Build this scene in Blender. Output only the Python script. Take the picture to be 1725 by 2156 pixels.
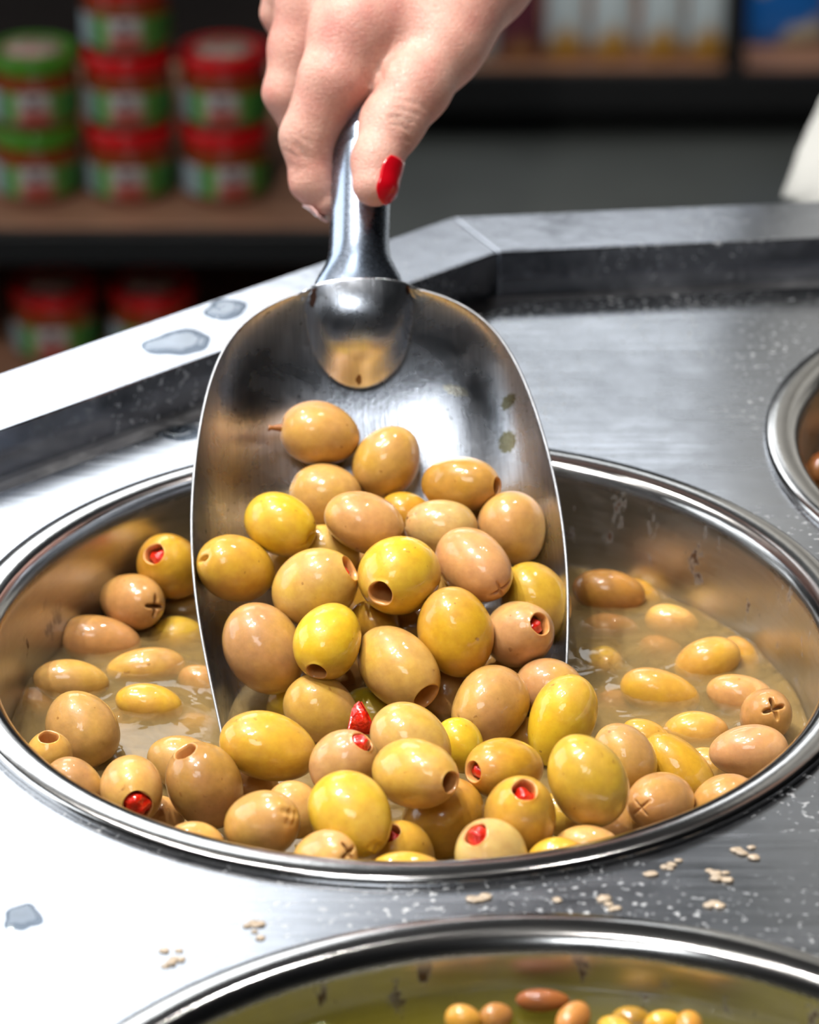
import bpy, bmesh, math, random
import numpy as np
from mathutils import Vector, Matrix

scene = bpy.context.scene
for _o in list(bpy.data.objects):
    bpy.data.objects.remove(_o, do_unlink=True)
COLL = scene.collection

# ------------------------------------------------------------------ camera
CAM = (0.0, -0.859, 1.3801)
cam_d = bpy.data.cameras.new('camera')
cam = bpy.data.objects.new('camera', cam_d)
COLL.objects.link(cam)
cam.location = CAM
cam.rotation_euler = (math.radians(90 - 26.55), 0, 0)
cam_d.sensor_fit = 'HORIZONTAL'
cam_d.sensor_width = 36.0
cam_d.lens = 7000.0 / 1725.0 * 36.0
cam_d.clip_start = 0.05
cam_d.clip_end = 50
cam_d.dof.use_dof = True
cam_d.dof.focus_distance = 0.985
cam_d.dof.aperture_fstop = 14.5
scene.camera = cam

# ------------------------------------------------------------------ world, lights, exposure
world = bpy.data.worlds.new('world')
scene.world = world
world.use_nodes = True
world.node_tree.nodes['Background'].inputs[0].default_value = (0.75, 0.85, 1.0, 1)
world.node_tree.nodes['Background'].inputs[1].default_value = 0.07
scene.view_settings.view_transform = 'Standard'
scene.view_settings.look = 'None'
scene.view_settings.exposure = 0.0
scene.view_settings.gamma = 1.0
scene.view_settings.use_curve_mapping = False
scene.cycles.max_bounces = 6
scene.cycles.diffuse_bounces = 2
scene.cycles.glossy_bounces = 3
scene.cycles.transmission_bounces = 3
scene.cycles.volume_bounces = 1
scene.cycles.transparent_max_bounces = 6


def spot(name, loc, target, power, size=0.02, angle=50, color=(1.0, 0.965, 0.92)):
    l = bpy.data.lights.new(name, 'SPOT')
    l.energy = power
    l.shadow_soft_size = size
    l.spot_size = math.radians(angle)
    l.spot_blend = 0.6
    l.color = color
    o = bpy.data.objects.new(name, l)
    COLL.objects.link(o)
    o.location = loc
    d = Vector(target) - Vector(loc)
    o.rotation_euler = d.to_track_quat('-Z', 'Y').to_euler()
    return o


# ceiling spotlights over the olive bar
spot('ceiling_spot', (-0.80, 0.12, 2.78), (0.0, 0.05, 0.9), 130, 0.025)
spot('ceiling_spot', (-0.42, -0.34, 2.78), (0.0, 0.05, 0.9), 70, 0.02)
spot('ceiling_spot', (-0.52, 0.24, 2.78), (0.0, 0.05, 0.9), 55, 0.02)
spot('ceiling_spot', (-0.16, -0.16, 2.78), (0.0, 0.05, 0.9), 42, 0.02)
spot('ceiling_spot', (-0.75, 1.05, 2.78), (-0.1, 0.1, 0.9), 80, 0.03)
spot('ceiling_spot', (0.45, 0.75, 2.78), (0.0, 0.1, 0.9), 25, 0.03)
# spots over the shelves behind
spot('ceiling_spot', (-0.5, -0.75, 2.78), (-0.28, 1.45, 0.45), 120, 0.035, 34)
spot('ceiling_spot', (0.4, 1.6, 2.78), (0.3, 2.9, 0.2), 125, 0.04, 60)

# ------------------------------------------------------------------ materials
def srgb(c):
    return tuple(((v / 255) / 12.92 if v / 255 <= 0.04045 else ((v / 255 + 0.055) / 1.055) ** 2.4) for v in c) + (1.0,)


def new_mat(name):
    m = bpy.data.materials.new(name)
    m.use_nodes = True
    nt = m.node_tree
    return m, nt, nt.nodes, nt.links, nt.nodes['Principled BSDF']


def noise(nodes, links, vec, scale, detail=3.0, rough=0.55, dist=0.0):
    n = nodes.new('ShaderNodeTexNoise')
    n.inputs['Scale'].default_value = scale
    n.inputs['Detail'].default_value = detail
    n.inputs['Roughness'].default_value = rough
    n.inputs['Distortion'].default_value = dist
    if vec is not None:
        links.new(vec, n.inputs['Vector'])
    return n.outputs['Fac']


def ramp(nodes, links, fac, stops):
    r = nodes.new('ShaderNodeValToRGB')
    e = r.color_ramp.elements
    while len(e) < len(stops):
        e.new(0.5)
    for k, (p, c) in enumerate(stops):
        e[k].position = p
        e[k].color = c if len(c) == 4 else tuple(c) + (1.0,)
    links.new(fac, r.inputs[0])
    return r.outputs[0]


def mix(nodes, links, fac, a, b, blend='MIX'):
    m = nodes.new('ShaderNodeMix')
    m.data_type = 'RGBA'
    m.blend_type = blend
    for sock, v in ((m.inputs[0], fac), (m.inputs[6], a), (m.inputs[7], b)):
        if isinstance(v, (int, float)):
            sock.default_value = v
        elif isinstance(v, tuple):
            sock.default_value = v if len(v) == 4 else v + (1.0,)
        else:
            links.new(v, sock)
    return m.outputs[2]


def math_node(nodes, links, op, a, b=None):
    m = nodes.new('ShaderNodeMath')
    m.operation = op
    for k, v in enumerate((a, b)):
        if v is None:
            continue
        if isinstance(v, (int, float)):
            m.inputs[k].default_value = v
        else:
            links.new(v, m.inputs[k])
    return m.outputs[0]


def bump(nodes, links, height, strength, dist=0.001, normal=None):
    b = nodes.new('ShaderNodeBump')
    b.inputs['Strength'].default_value = strength
    b.inputs['Distance'].default_value = dist
    links.new(height, b.inputs['Height'])
    if normal is not None:
        links.new(normal, b.inputs['Normal'])
    return b.outputs[0]


def coords(nodes, kind='Object'):
    return nodes.new('ShaderNodeTexCoord').outputs[kind]


def mapping(nodes, links, vec, scale=(1, 1, 1), rot=(0, 0, 0), loc=(0, 0, 0)):
    m = nodes.new('ShaderNodeMapping')
    m.inputs['Scale'].default_value = scale
    m.inputs['Rotation'].default_value = rot
    m.inputs['Location'].default_value = loc
    links.new(vec, m.inputs[0])
    return m.outputs[0]


def plain(name, rgb, rough=0.5, metal=0.0, coat=0.0, var=0.12, scale=40, bmp=0.0):
    m, nt, N, L, P = new_mat(name)
    c = srgb(rgb)
    f = noise(N, L, coords(N), scale)
    dark = tuple(v * (1 - var) for v in c[:3]) + (1,)
    lite = tuple(min(1, v * (1 + var)) for v in c[:3]) + (1,)
    L.new(ramp(N, L, f, [(0.3, dark), (0.7, lite)]), P.inputs['Base Color'])
    P.inputs['Roughness'].default_value = rough
    P.inputs['Metallic'].default_value = metal
    P.inputs['Coat Weight'].default_value = coat
    P.inputs['Coat Roughness'].default_value = 0.06
    if bmp:
        L.new(bump(N, L, f, bmp), P.inputs['Normal'])
    return m


def steel(name, tint=(0.62, 0.64, 0.67), r0=0.14, r1=0.30, smudge=14.0, brush=None, speck=0.0, streak=0.0, stain=False, bmp=0.10):
    m, nt, N, L, P = new_mat(name)
    co = coords(N)
    a = noise(N, L, co, smudge, 5, 0.6, 0.3)
    b = noise(N, L, co, smudge * 9, 3, 0.6)
    f = math_node(N, L, 'ADD', math_node(N, L, 'MULTIPLY', a, 0.7), math_node(N, L, 'MULTIPLY', b, 0.3))
    rr = ramp(N, L, f, [(0.36, (r0,) * 3), (0.64, (r1,) * 3)])
    col = ramp(N, L, f, [(0.35, tint), (0.65, tuple(v * 0.86 for v in tint))])
    P.inputs['Metallic'].default_value = 1.0
    h = b
    if brush:
        s = noise(N, L, mapping(N, L, co, brush), 1.0, 3, 0.6)
        h = s
        rr = mix(N, L, 0.35, rr, ramp(N, L, s, [(0.3, (r0,) * 3), (0.7, (r1 * 1.15,) * 3)]))
        col = mix(N, L, 0.25, col, ramp(N, L, s, [(0.3, tuple(v * 0.72 for v in tint)), (0.7, tuple(min(1, v * 1.15) for v in tint))]))
    metal = None
    if speck:
        sp = noise(N, L, co, 420, 2, 0.5)
        pa = noise(N, L, co, 16, 3, 0.6)
        k = math_node(N, L, 'MULTIPLY', ramp(N, L, sp, [(0.60, (0, 0, 0)), (0.68, (1, 1, 1))]), ramp(N, L, pa, [(0.42, (0, 0, 0)), (0.6, (1, 1, 1))]))
        k = math_node(N, L, 'MULTIPLY', k, speck)
        col = mix(N, L, k, col, (0.72, 0.72, 0.70, 1))
        metal = math_node(N, L, 'SUBTRACT', 1.0, k)
        rr = mix(N, L, k, rr, (0.6, 0.6, 0.6, 1))
    if stain:
        sx = N.new('ShaderNodeSeparateXYZ')
        L.new(co, sx.inputs[0])
        band = ramp(N, L, math_node(N, L, 'MULTIPLY', sx.outputs[2], -20.0), [(0.02, (0, 0, 0)), (0.12, (1, 1, 1)), (0.42, (1, 1, 1)), (0.62, (0, 0, 0))])
        s1 = noise(N, L, mapping(N, L, co, (1, 1, 0.55)), 95, 4, 0.65, 0.4)
        s2 = noise(N, L, co, 22, 2, 0.5)
        k = math_node(N, L, 'MULTIPLY', ramp(N, L, s1, [(0.60, (0, 0, 0)), (0.65, (1, 1, 1))]), ramp(N, L, s2, [(0.42, (0, 0, 0)), (0.55, (1, 1, 1))]))
        k = math_node(N, L, 'MULTIPLY', k, band)
        fl = ramp(N, L, math_node(N, L, 'ADD', math_node(N, L, 'MULTIPLY', sx.outputs[2], 60.0), 0.5), [(0.3, (0, 0, 0)), (0.55, (1, 1, 1))])
        rr = mix(N, L, fl, rr, (0.15, 0.15, 0.15, 1))
        col = mix(N, L, k, col, (0.07, 0.035, 0.018, 1))
        metal = math_node(N, L, 'SUBTRACT', 1.0, math_node(N, L, 'MULTIPLY', k, 0.9))
    if metal is not None:
        L.new(metal, P.inputs['Metallic'])
    L.new(col, P.inputs['Base Color'])
    L.new(rr, P.inputs['Roughness'])
    L.new(bump(N, L, h, bmp, 0.0006), P.inputs['Normal'])
    return m


M_SHEET = steel('counter_steel', (0.47, 0.49, 0.53), 0.16, 0.30, 9.0, (14, 260, 30), speck=0.55)
M_LEDGE = steel('ledge_steel', (0.50, 0.52, 0.57), 0.12, 0.26, 16.0, None, speck=0.35)
M_GUTTER = steel('gutter_steel', (0.30, 0.30, 0.31), 0.3, 0.5, 30.0)
M_PAN = steel('pan_steel', (0.55, 0.54, 0.53), 0.26, 0.42, 18.0, (60, 60, 700), stain=True)
M_SKIRT = steel('skirt_steel', (0.35, 0.35, 0.36), 0.3, 0.45, 5.0)


def olive_material():
    m, nt, N, L, P = new_mat('olive_skin')
    oi = N.new('ShaderNodeObjectInfo')
    co = coords(N)
    rv = N.new('ShaderNodeVectorMath')
    rv.operation = 'ADD'
    L.new(co, rv.inputs[0])
    L.new(oi.outputs['Random'], rv.inputs[1])
    v = rv.outputs[0]
    base = oi.outputs['Color']
    big = noise(N, L, v, 55, 2, 0.5)
    patch = math_node(N, L, 'MULTIPLY', ramp(N, L, big, [(0.42, (0, 0, 0)), (0.62, (1, 1, 1))]), oi.outputs['Alpha'])
    c = mix(N, L, patch, base, srgb((214, 172, 38)))
    big2 = noise(N, L, mapping(N, L, v, loc=(3, 1, 2)), 48, 2, 0.5)
    c = mix(N, L, math_node(N, L, 'MULTIPLY', ramp(N, L, big2, [(0.48, (0, 0, 0)), (0.7, (1, 1, 1))]), 0.45), c, srgb((196, 140, 96)))
    mott = noise(N, L, v, 320, 3, 0.6)
    c = mix(N, L, 0.5, c, ramp(N, L, mott, [(0.3, (0.38, 0.38, 0.38)), (0.7, (0.62, 0.62, 0.62))]), 'OVERLAY')
    dots = noise(N, L, v, 420, 1, 0.4)
    few = noise(N, L, v, 90, 1, 0.4)
    k = math_node(N, L, 'MULTIPLY', ramp(N, L, dots, [(0.72, (0, 0, 0)), (0.76, (1, 1, 1))]), ramp(N, L, few, [(0.52, (0, 0, 0)), (0.6, (1, 1, 1))]))
    c = mix(N, L, math_node(N, L, 'MULTIPLY', k, 0.55), c, srgb((128, 78, 34)))
    L.new(c, P.inputs['Base Color'])
    P.inputs['Roughness'].default_value = 0.38
    P.inputs['Specular IOR Level'].default_value = 0.25
    P.inputs['Subsurface Weight'].default_value = 0.35
    P.inputs['Subsurface Radius'].default_value = (1.0, 0.55, 0.18)
    P.inputs['Subsurface Scale'].default_value = 0.0035
    P.inputs['Coat Weight'].default_value = 0.9
    P.inputs['Coat Roughness'].default_value = 0.085
    P.inputs['Coat IOR'].default_value = 1.42
    w1 = noise(N, L, v, 190, 2, 0.5, 0.6)
    w2 = noise(N, L, v, 900, 2, 0.5)
    n1 = bump(N, L, w1, 0.22, 0.0012)
    n2 = bump(N, L, w2, 0.10, 0.0003, n1)
    L.new(n2, P.inputs['Coat Normal'])
    L.new(bump(N, L, w2, 0.12, 0.0004), P.inputs['Normal'])
    return m


M_OLIVE = olive_material()
M_INNER = plain('olive_flesh', (206, 146, 84), 0.3, coat=0.5, scale=300)
M_PIMENTO = plain('pimento_flesh', (206, 34, 14), 0.22, coat=0.8, var=0.3, scale=500, bmp=0.6)
M_STEM = plain('olive_stalk', (150, 92, 40), 0.5, scale=300)


def liquid_material(name, scat, absb, d_s, d_a, film=0.0, film_col=(0, 0, 0), ripple=0.25, tint=(1, 1, 1)):
    """clear wet surface; the cloudiness is a real volume below it"""
    m, nt, N, L, P = new_mat(name)
    out = nt.nodes['Material Output']
    co = coords(N)
    tr = N.new('ShaderNodeBsdfTransparent')
    tr.inputs[0].default_value = tint + (1,)
    gl = N.new('ShaderNodeBsdfGlossy')
    gl.inputs['Roughness'].default_value = 0.03
    fr = N.new('ShaderNodeFresnel')
    fr.inputs['IOR'].default_value = 1.36
    nb = bump(N, L, noise(N, L, co, 75, 2, 0.5, 0.4), ripple, 0.0022)
    L.new(nb, gl.inputs['Normal'])
    L.new(nb, fr.inputs['Normal'])
    m2 = N.new('ShaderNodeMixShader')
    geo = N.new('ShaderNodeNewGeometry')
    L.new(math_node(N, L, 'MULTIPLY', fr.outputs[0], math_node(N, L, 'SUBTRACT', 1.0, geo.outputs['Backfacing'])), m2.inputs[0])
    below = tr.outputs[0]
    if film:
        # specks and fat drifting on the surface
        df = N.new('ShaderNodeBsdfDiffuse')
        df.inputs[0].default_value = film_col + (1,)
        mf = N.new('ShaderNodeMixShader')
        L.new(ramp(N, L, noise(N, L, co, 70, 5, 0.65, 0.8), [(0.38, (film * 0.5,) * 3), (0.70, (film * 2.6,) * 3)]), mf.inputs[0])
        L.new(tr.outputs[0], mf.inputs[1])
        L.new(df.outputs[0], mf.inputs[2])
        below = mf.outputs[0]
    L.new(below, m2.inputs[1])
    L.new(gl.outputs[0], m2.inputs[2])
    L.new(m2.outputs[0], out.inputs['Surface'])
    if d_s:
        vs = N.new('ShaderNodeVolumeScatter')
        vs.inputs['Color'].default_value = scat + (1,)
        vs.inputs['Density'].default_value = d_s
        vs.inputs['Anisotropy'].default_value = 0.35
        va = N.new('ShaderNodeVolumeAbsorption')
        va.inputs['Color'].default_value = absb + (1,)
        va.inputs['Density'].default_value = d_a
        ad = N.new('ShaderNodeAddShader')
        L.new(vs.outputs[0], ad.inputs[0])
        L.new(va.outputs[0], ad.inputs[1])
        L.new(ad.outputs[0], out.inputs['Volume'])
    return m


M_BRINE = liquid_material('cloudy_brine', (0.98, 0.85, 0.52), (0.89, 0.68, 0.24), 165, 215, 0.12, (0.48, 0.30, 0.10))
M_OIL = liquid_material('olive_oil', (0.72, 0.62, 0.12), (0.75, 0.68, 0.08), 60, 70)
M_DARKBRINE = liquid_material('brown_brine', (0.75, 0.45, 0.18), (0.8, 0.45, 0.15), 70, 60)

# ------------------------------------------------------------------ object helpers
def tag(o, label=None, cat=None, group=None, kind=None):
    if label:
        o['label'] = label
    if cat:
        o['category'] = cat
    if group:
        o['group'] = group
    if kind:
        o['kind'] = kind
    return o


def link(name, me, mat=None, parent=None, smooth=True):
    o = bpy.data.objects.new(name, me)
    COLL.objects.link(o)
    if mat is not None and not me.materials:
        me.materials.append(mat)
    if smooth:
        me.polygons.foreach_set('use_smooth', [True] * len(me.polygons))
    if parent is not None:
        o.parent = parent
    return o


def mesh(name, verts, faces):
    me = bpy.data.meshes.new(name)
    me.from_pydata([tuple(v) for v in verts], [], faces)
    me.update()
    return me


def empty(name, loc=(0, 0, 0), rz=0.0):
    o = bpy.data.objects.new(name, None)
    COLL.objects.link(o)
    o.location = loc
    o.rotation_euler = (0, 0, rz)
    o.empty_display_size = 0.02
    return o


def bm_mesh(name, bm):
    me = bpy.data.meshes.new(name)
    bmesh.ops.recalc_face_normals(bm, faces=bm.faces)
    bm.to_mesh(me)
    bm.free()
    return me


def box_mesh(name, lo, hi, bev=0.0, seg=2):
    bm = bmesh.new()
    bmesh.ops.create_cube(bm, size=1)
    for v in bm.verts:
        for k in range(3):
            v.co[k] = lo[k] + (v.co[k] + 0.5) * (hi[k] - lo[k])
    if bev:
        bmesh.ops.bevel(bm, geom=bm.edges[:], offset=bev, segments=seg, affect='EDGES', profile=0.5)
    return bm_mesh(name, bm)


def prism_mesh(name, poly, z0, z1, bev=0.0):
    bm = bmesh.new()
    vs = [bm.verts.new((p[0], p[1], z0)) for p in poly]
    f = bm.faces.new(vs)
    r = bmesh.ops.extrude_face_region(bm, geom=[f])
    for g in r['geom']:
        if isinstance(g, bmesh.types.BMVert):
            g.co.z = z1
    if bev:
        bmesh.ops.bevel(bm, geom=bm.edges[:], offset=bev, segments=3, affect='EDGES', profile=0.5)
    return bm_mesh(name, bm)


def lathe_mesh(name, prof, seg=64, close=True):
    vs, fs = [], []
    for (r, z) in prof:
        for k in range(seg):
            a = 2 * math.pi * k / seg
            vs.append((r * math.cos(a), r * math.sin(a), z))
    for i in range(len(prof) - 1):
        for k in range(seg):
            k2 = (k + 1) % seg
            fs.append((i * seg + k, i * seg + k2, (i + 1) * seg + k2, (i + 1) * seg + k))
    return mesh(name, vs, fs)


# ------------------------------------------------------------------ the shop shell
M_FLOOR = plain('floor_tile', (70, 73, 71), 0.45, var=0.18, scale=3)
M_DARKWALL = plain('dark_wall', (20, 20, 22), 0.7, scale=6)
M_CEIL = plain('dark_ceiling', (60, 62, 66), 0.8, scale=3)
tag(link('floor', box_mesh('floor', (-2.4, -3, -0.1), (4, 6.5, 0)), M_FLOOR, smooth=False), kind='structure')
tag(link('ceiling', box_mesh('ceiling', (-2.4, -3, 2.95), (4, 6.5, 3.05)), M_CEIL, smooth=False), kind='structure')
tag(link('wall_back', box_mesh('wall_back', (-2.3, 6.4, 0), (4, 6.5, 2.95)), M_DARKWALL, smooth=False), kind='structure')
tag(link('wall_left', box_mesh('wall_left', (-2.4, -3, 0), (-2.3, 6.5, 2.95)), M_DARKWALL, smooth=False), kind='structure')
tag(link('wall_right', box_mesh('wall_right', (4, -3, 0), (4.1, 6.5, 2.95)), M_DARKWALL, smooth=False), kind='structure')
tag(link('wall_front', box_mesh('wall_front', (-2.3, -3.1, 0), (4, -3, 2.95)), M_DARKWALL, smooth=False), kind='structure')


def emit_mat(name, col, s):
    m, nt, N, L, P = new_mat(name)
    P.inputs['Base Color'].default_value = (0.8, 0.8, 0.8, 1)
    P.inputs['Emission Color'].default_value = col + (1,)
    P.inputs['Emission Strength'].default_value = s
    return m


def ceiling_light(x0, x1, y0, y1, s, label, col=(0.93, 0.97, 1.0)):
    e = empty('ceiling_light', ((x0 + x1) / 2, (y0 + y1) / 2, 2.95))
    hx, hy = (x1 - x0) / 2, (y1 - y0) / 2
    link('diffuser', box_mesh('diffuser', (-hx, -hy, -0.035), (hx, hy, -0.01)), emit_mat('light_diffuser', col, s), e, smooth=False)
    link('housing', box_mesh('housing', (-hx - 0.02, -hy - 0.02, -0.01), (hx + 0.02, hy + 0.02, 0.0)), M_SKIRT, e, smooth=False)
    tag(e, label, 'ceiling light')


def added_glow_panel():  # unseen glowing panel added to brighten the scoop steel, framed like a window
    e = empty('side_glow_panel', (-2.3, 0.85, 0.95))
    tag(e, 'tall framed glowing panel added at the side wall to brighten the steel', kind='structure')
    link('glow_face', box_mesh('glow_face', (0.004, -1.0, 0.05), (0.012, 1.0, 1.80)), emit_mat('added_glow', (0.90, 0.96, 1.0), 3.4), e, smooth=False)
    for (y0, y1, z0, z1) in [(-1.06, -1.0, 0, 1.86), (1.0, 1.06, 0, 1.86), (-1.0, 1.0, 0, 0.05), (-1.0, 1.0, 1.80, 1.86), (-0.03, 0.03, 0.05, 1.80)]:
        link('glow_panel_frame', box_mesh('glow_panel_frame', (0.001, y0, z0), (0.05, y1, z1)), M_SKIRT, e, smooth=False)


added_glow_panel()
ceiling_light(-1.5, -0.16, 2.45, 5.3, 4.4, 'large bright white ceiling light panel over the shelf aisle')
ceiling_light(-0.80, 0.0, -2.2, -1.3, 8.0, 'square ceiling light panel on the near side of the counter')
ceiling_light(-0.02, 0.62, 4.05, 4.95, 3.6, 'small dimmer ceiling light panel beyond the large one')

# ------------------------------------------------------------------ steel counter
Z0 = 0.9
PANS = [(0.0, 0.017), (0.033, -0.271), (0.256, 0.1475)]
PAN_R = 0.1365
# inner line of the raised ledge (clockwise from the far corner)
INNER = [(0.033, 0.2888), (0.85, 0.385), (1.05, 0.18), (1.05, -0.45), (0.80, -0.66), (-0.55, -0.66), (-0.72, -0.45), (-0.72, -0.4106)]


def offset_poly(poly, d):
    n = len(poly)
    out = []
    for i in range(n):
        p0, p1, p2 = Vector(poly[i - 1]), Vector(poly[i]), Vector(poly[(i + 1) % n])
        e1, e2 = (p1 - p0).normalized(), (p2 - p1).normalized()
        n1, n2 = Vector((-e1.y, e1.x)), Vector((-e2.y, e2.x))
        b = (n1 + n2)
        b = b / b.length
        k = d / max(0.3, b.dot(n1))
        out.append((p1.x + b.x * k, p1.y + b.y * k))
    return out


OUTER = offset_poly(INNER, 0.037)
SHEET = offset_poly(INNER, -0.013)


def holed_sheet(name, poly, holes, z, thick):
    bm = bmesh.new()

    def loop(pts):
        vs = [bm.verts.new((x, y, z)) for x, y in pts]
        return [bm.edges.new((vs[i], vs[(i + 1) % len(vs)])) for i in range(len(vs))]
    es = loop(poly)
    for (cx, cy, r) in holes:
        es += loop([(cx + r * math.cos(2 * math.pi * k / 96), cy + r * math.sin(2 * math.pi * k / 96)) for k in range(96)])
    bmesh.ops.triangle_fill(bm, use_beauty=True, use_dissolve=False, edges=es)
    for f in bm.faces:
        if f.normal.z < 0:
            f.normal_flip()
    rim = [e for e in bm.edges if e.is_boundary]
    r = bmesh.ops.extrude_edge_only(bm, edges=rim)
    for g in r['geom']:
        if isinstance(g, bmesh.types.BMVert):
            g.co.z -= thick
    me = bpy.data.meshes.new(name)
    bm.to_mesh(me)
    bm.free()
    return me


counter = empty('olive_bar_counter', (0, 0, 0))
tag(counter, 'stainless steel olive bar counter with raised ledge and round pan openings', 'counter')
holes = [(x, y, 0.128) for x, y in PANS]
link('top_sheet', holed_sheet('top_sheet', SHEET, holes, Z0, 0.0022), M_SHEET, counter, smooth=False)
link('gutter', holed_sheet('gutter', offset_poly(INNER, 0.02), [(x, y, 0.128) for x, y in PANS], Z0 - 0.0022, 0.002), M_GUTTER, counter, smooth=False)
for i in range(len(INNER)):
    j = (i + 1) % len(INNER)
    quad = [INNER[i], INNER[j], OUTER[j], OUTER[i]]
    link('ledge', prism_mesh('ledge', quad, Z0 - 0.004, Z0 + 0.0145, 0.0007), M_LEDGE, counter, smooth=False)
    q = [OUTER[i], OUTER[j], offset_poly(INNER, 0.030)[j], offset_poly(INNER, 0.030)[i]]
    link('skirt_panel', prism_mesh('skirt_panel', q, 0.06, Z0 - 0.0045), M_SKIRT, counter, smooth=False)


def pan_profile():
    p = [(0.1362, -0.0002), (PAN_R, 0.0010), (0.1362, 0.0022), (0.1350, 0.0027), (0.1330, 0.0029), (0.1310, 0.0030), (0.1295, 0.0028)]
    for k in range(1, 9):
        a = math.pi / 2 * k / 8
        p.append((0.1295 - 0.0060 * math.sin(a) * 1.0, -0.0042 + 0.0070 * math.cos(a)))
    p += [(0.1233, -0.012), (0.1226, -0.04), (0.1210, -0.10), (0.1195, -0.108), (0.114, -0.1125), (0.06, -0.114), (0.0005, -0.114)]
    return p


def make_pan(x, y, label):
    o = link('round_pan', lathe_mesh('round_pan', pan_profile(), 128), M_PAN)
    o.location = (x, y, Z0)
    return tag(o, label, 'pan', 'round steel pans sunk in the counter')


make_pan(*PANS[0], 'large round steel pan holding the olives under the scoop')
make_pan(*PANS[1], 'round steel pan of small olives in green oil at the picture\'s lower edge')
make_pan(*PANS[2], 'round steel pan with a dark rim, only its edge beside the far ledge showing')

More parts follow.
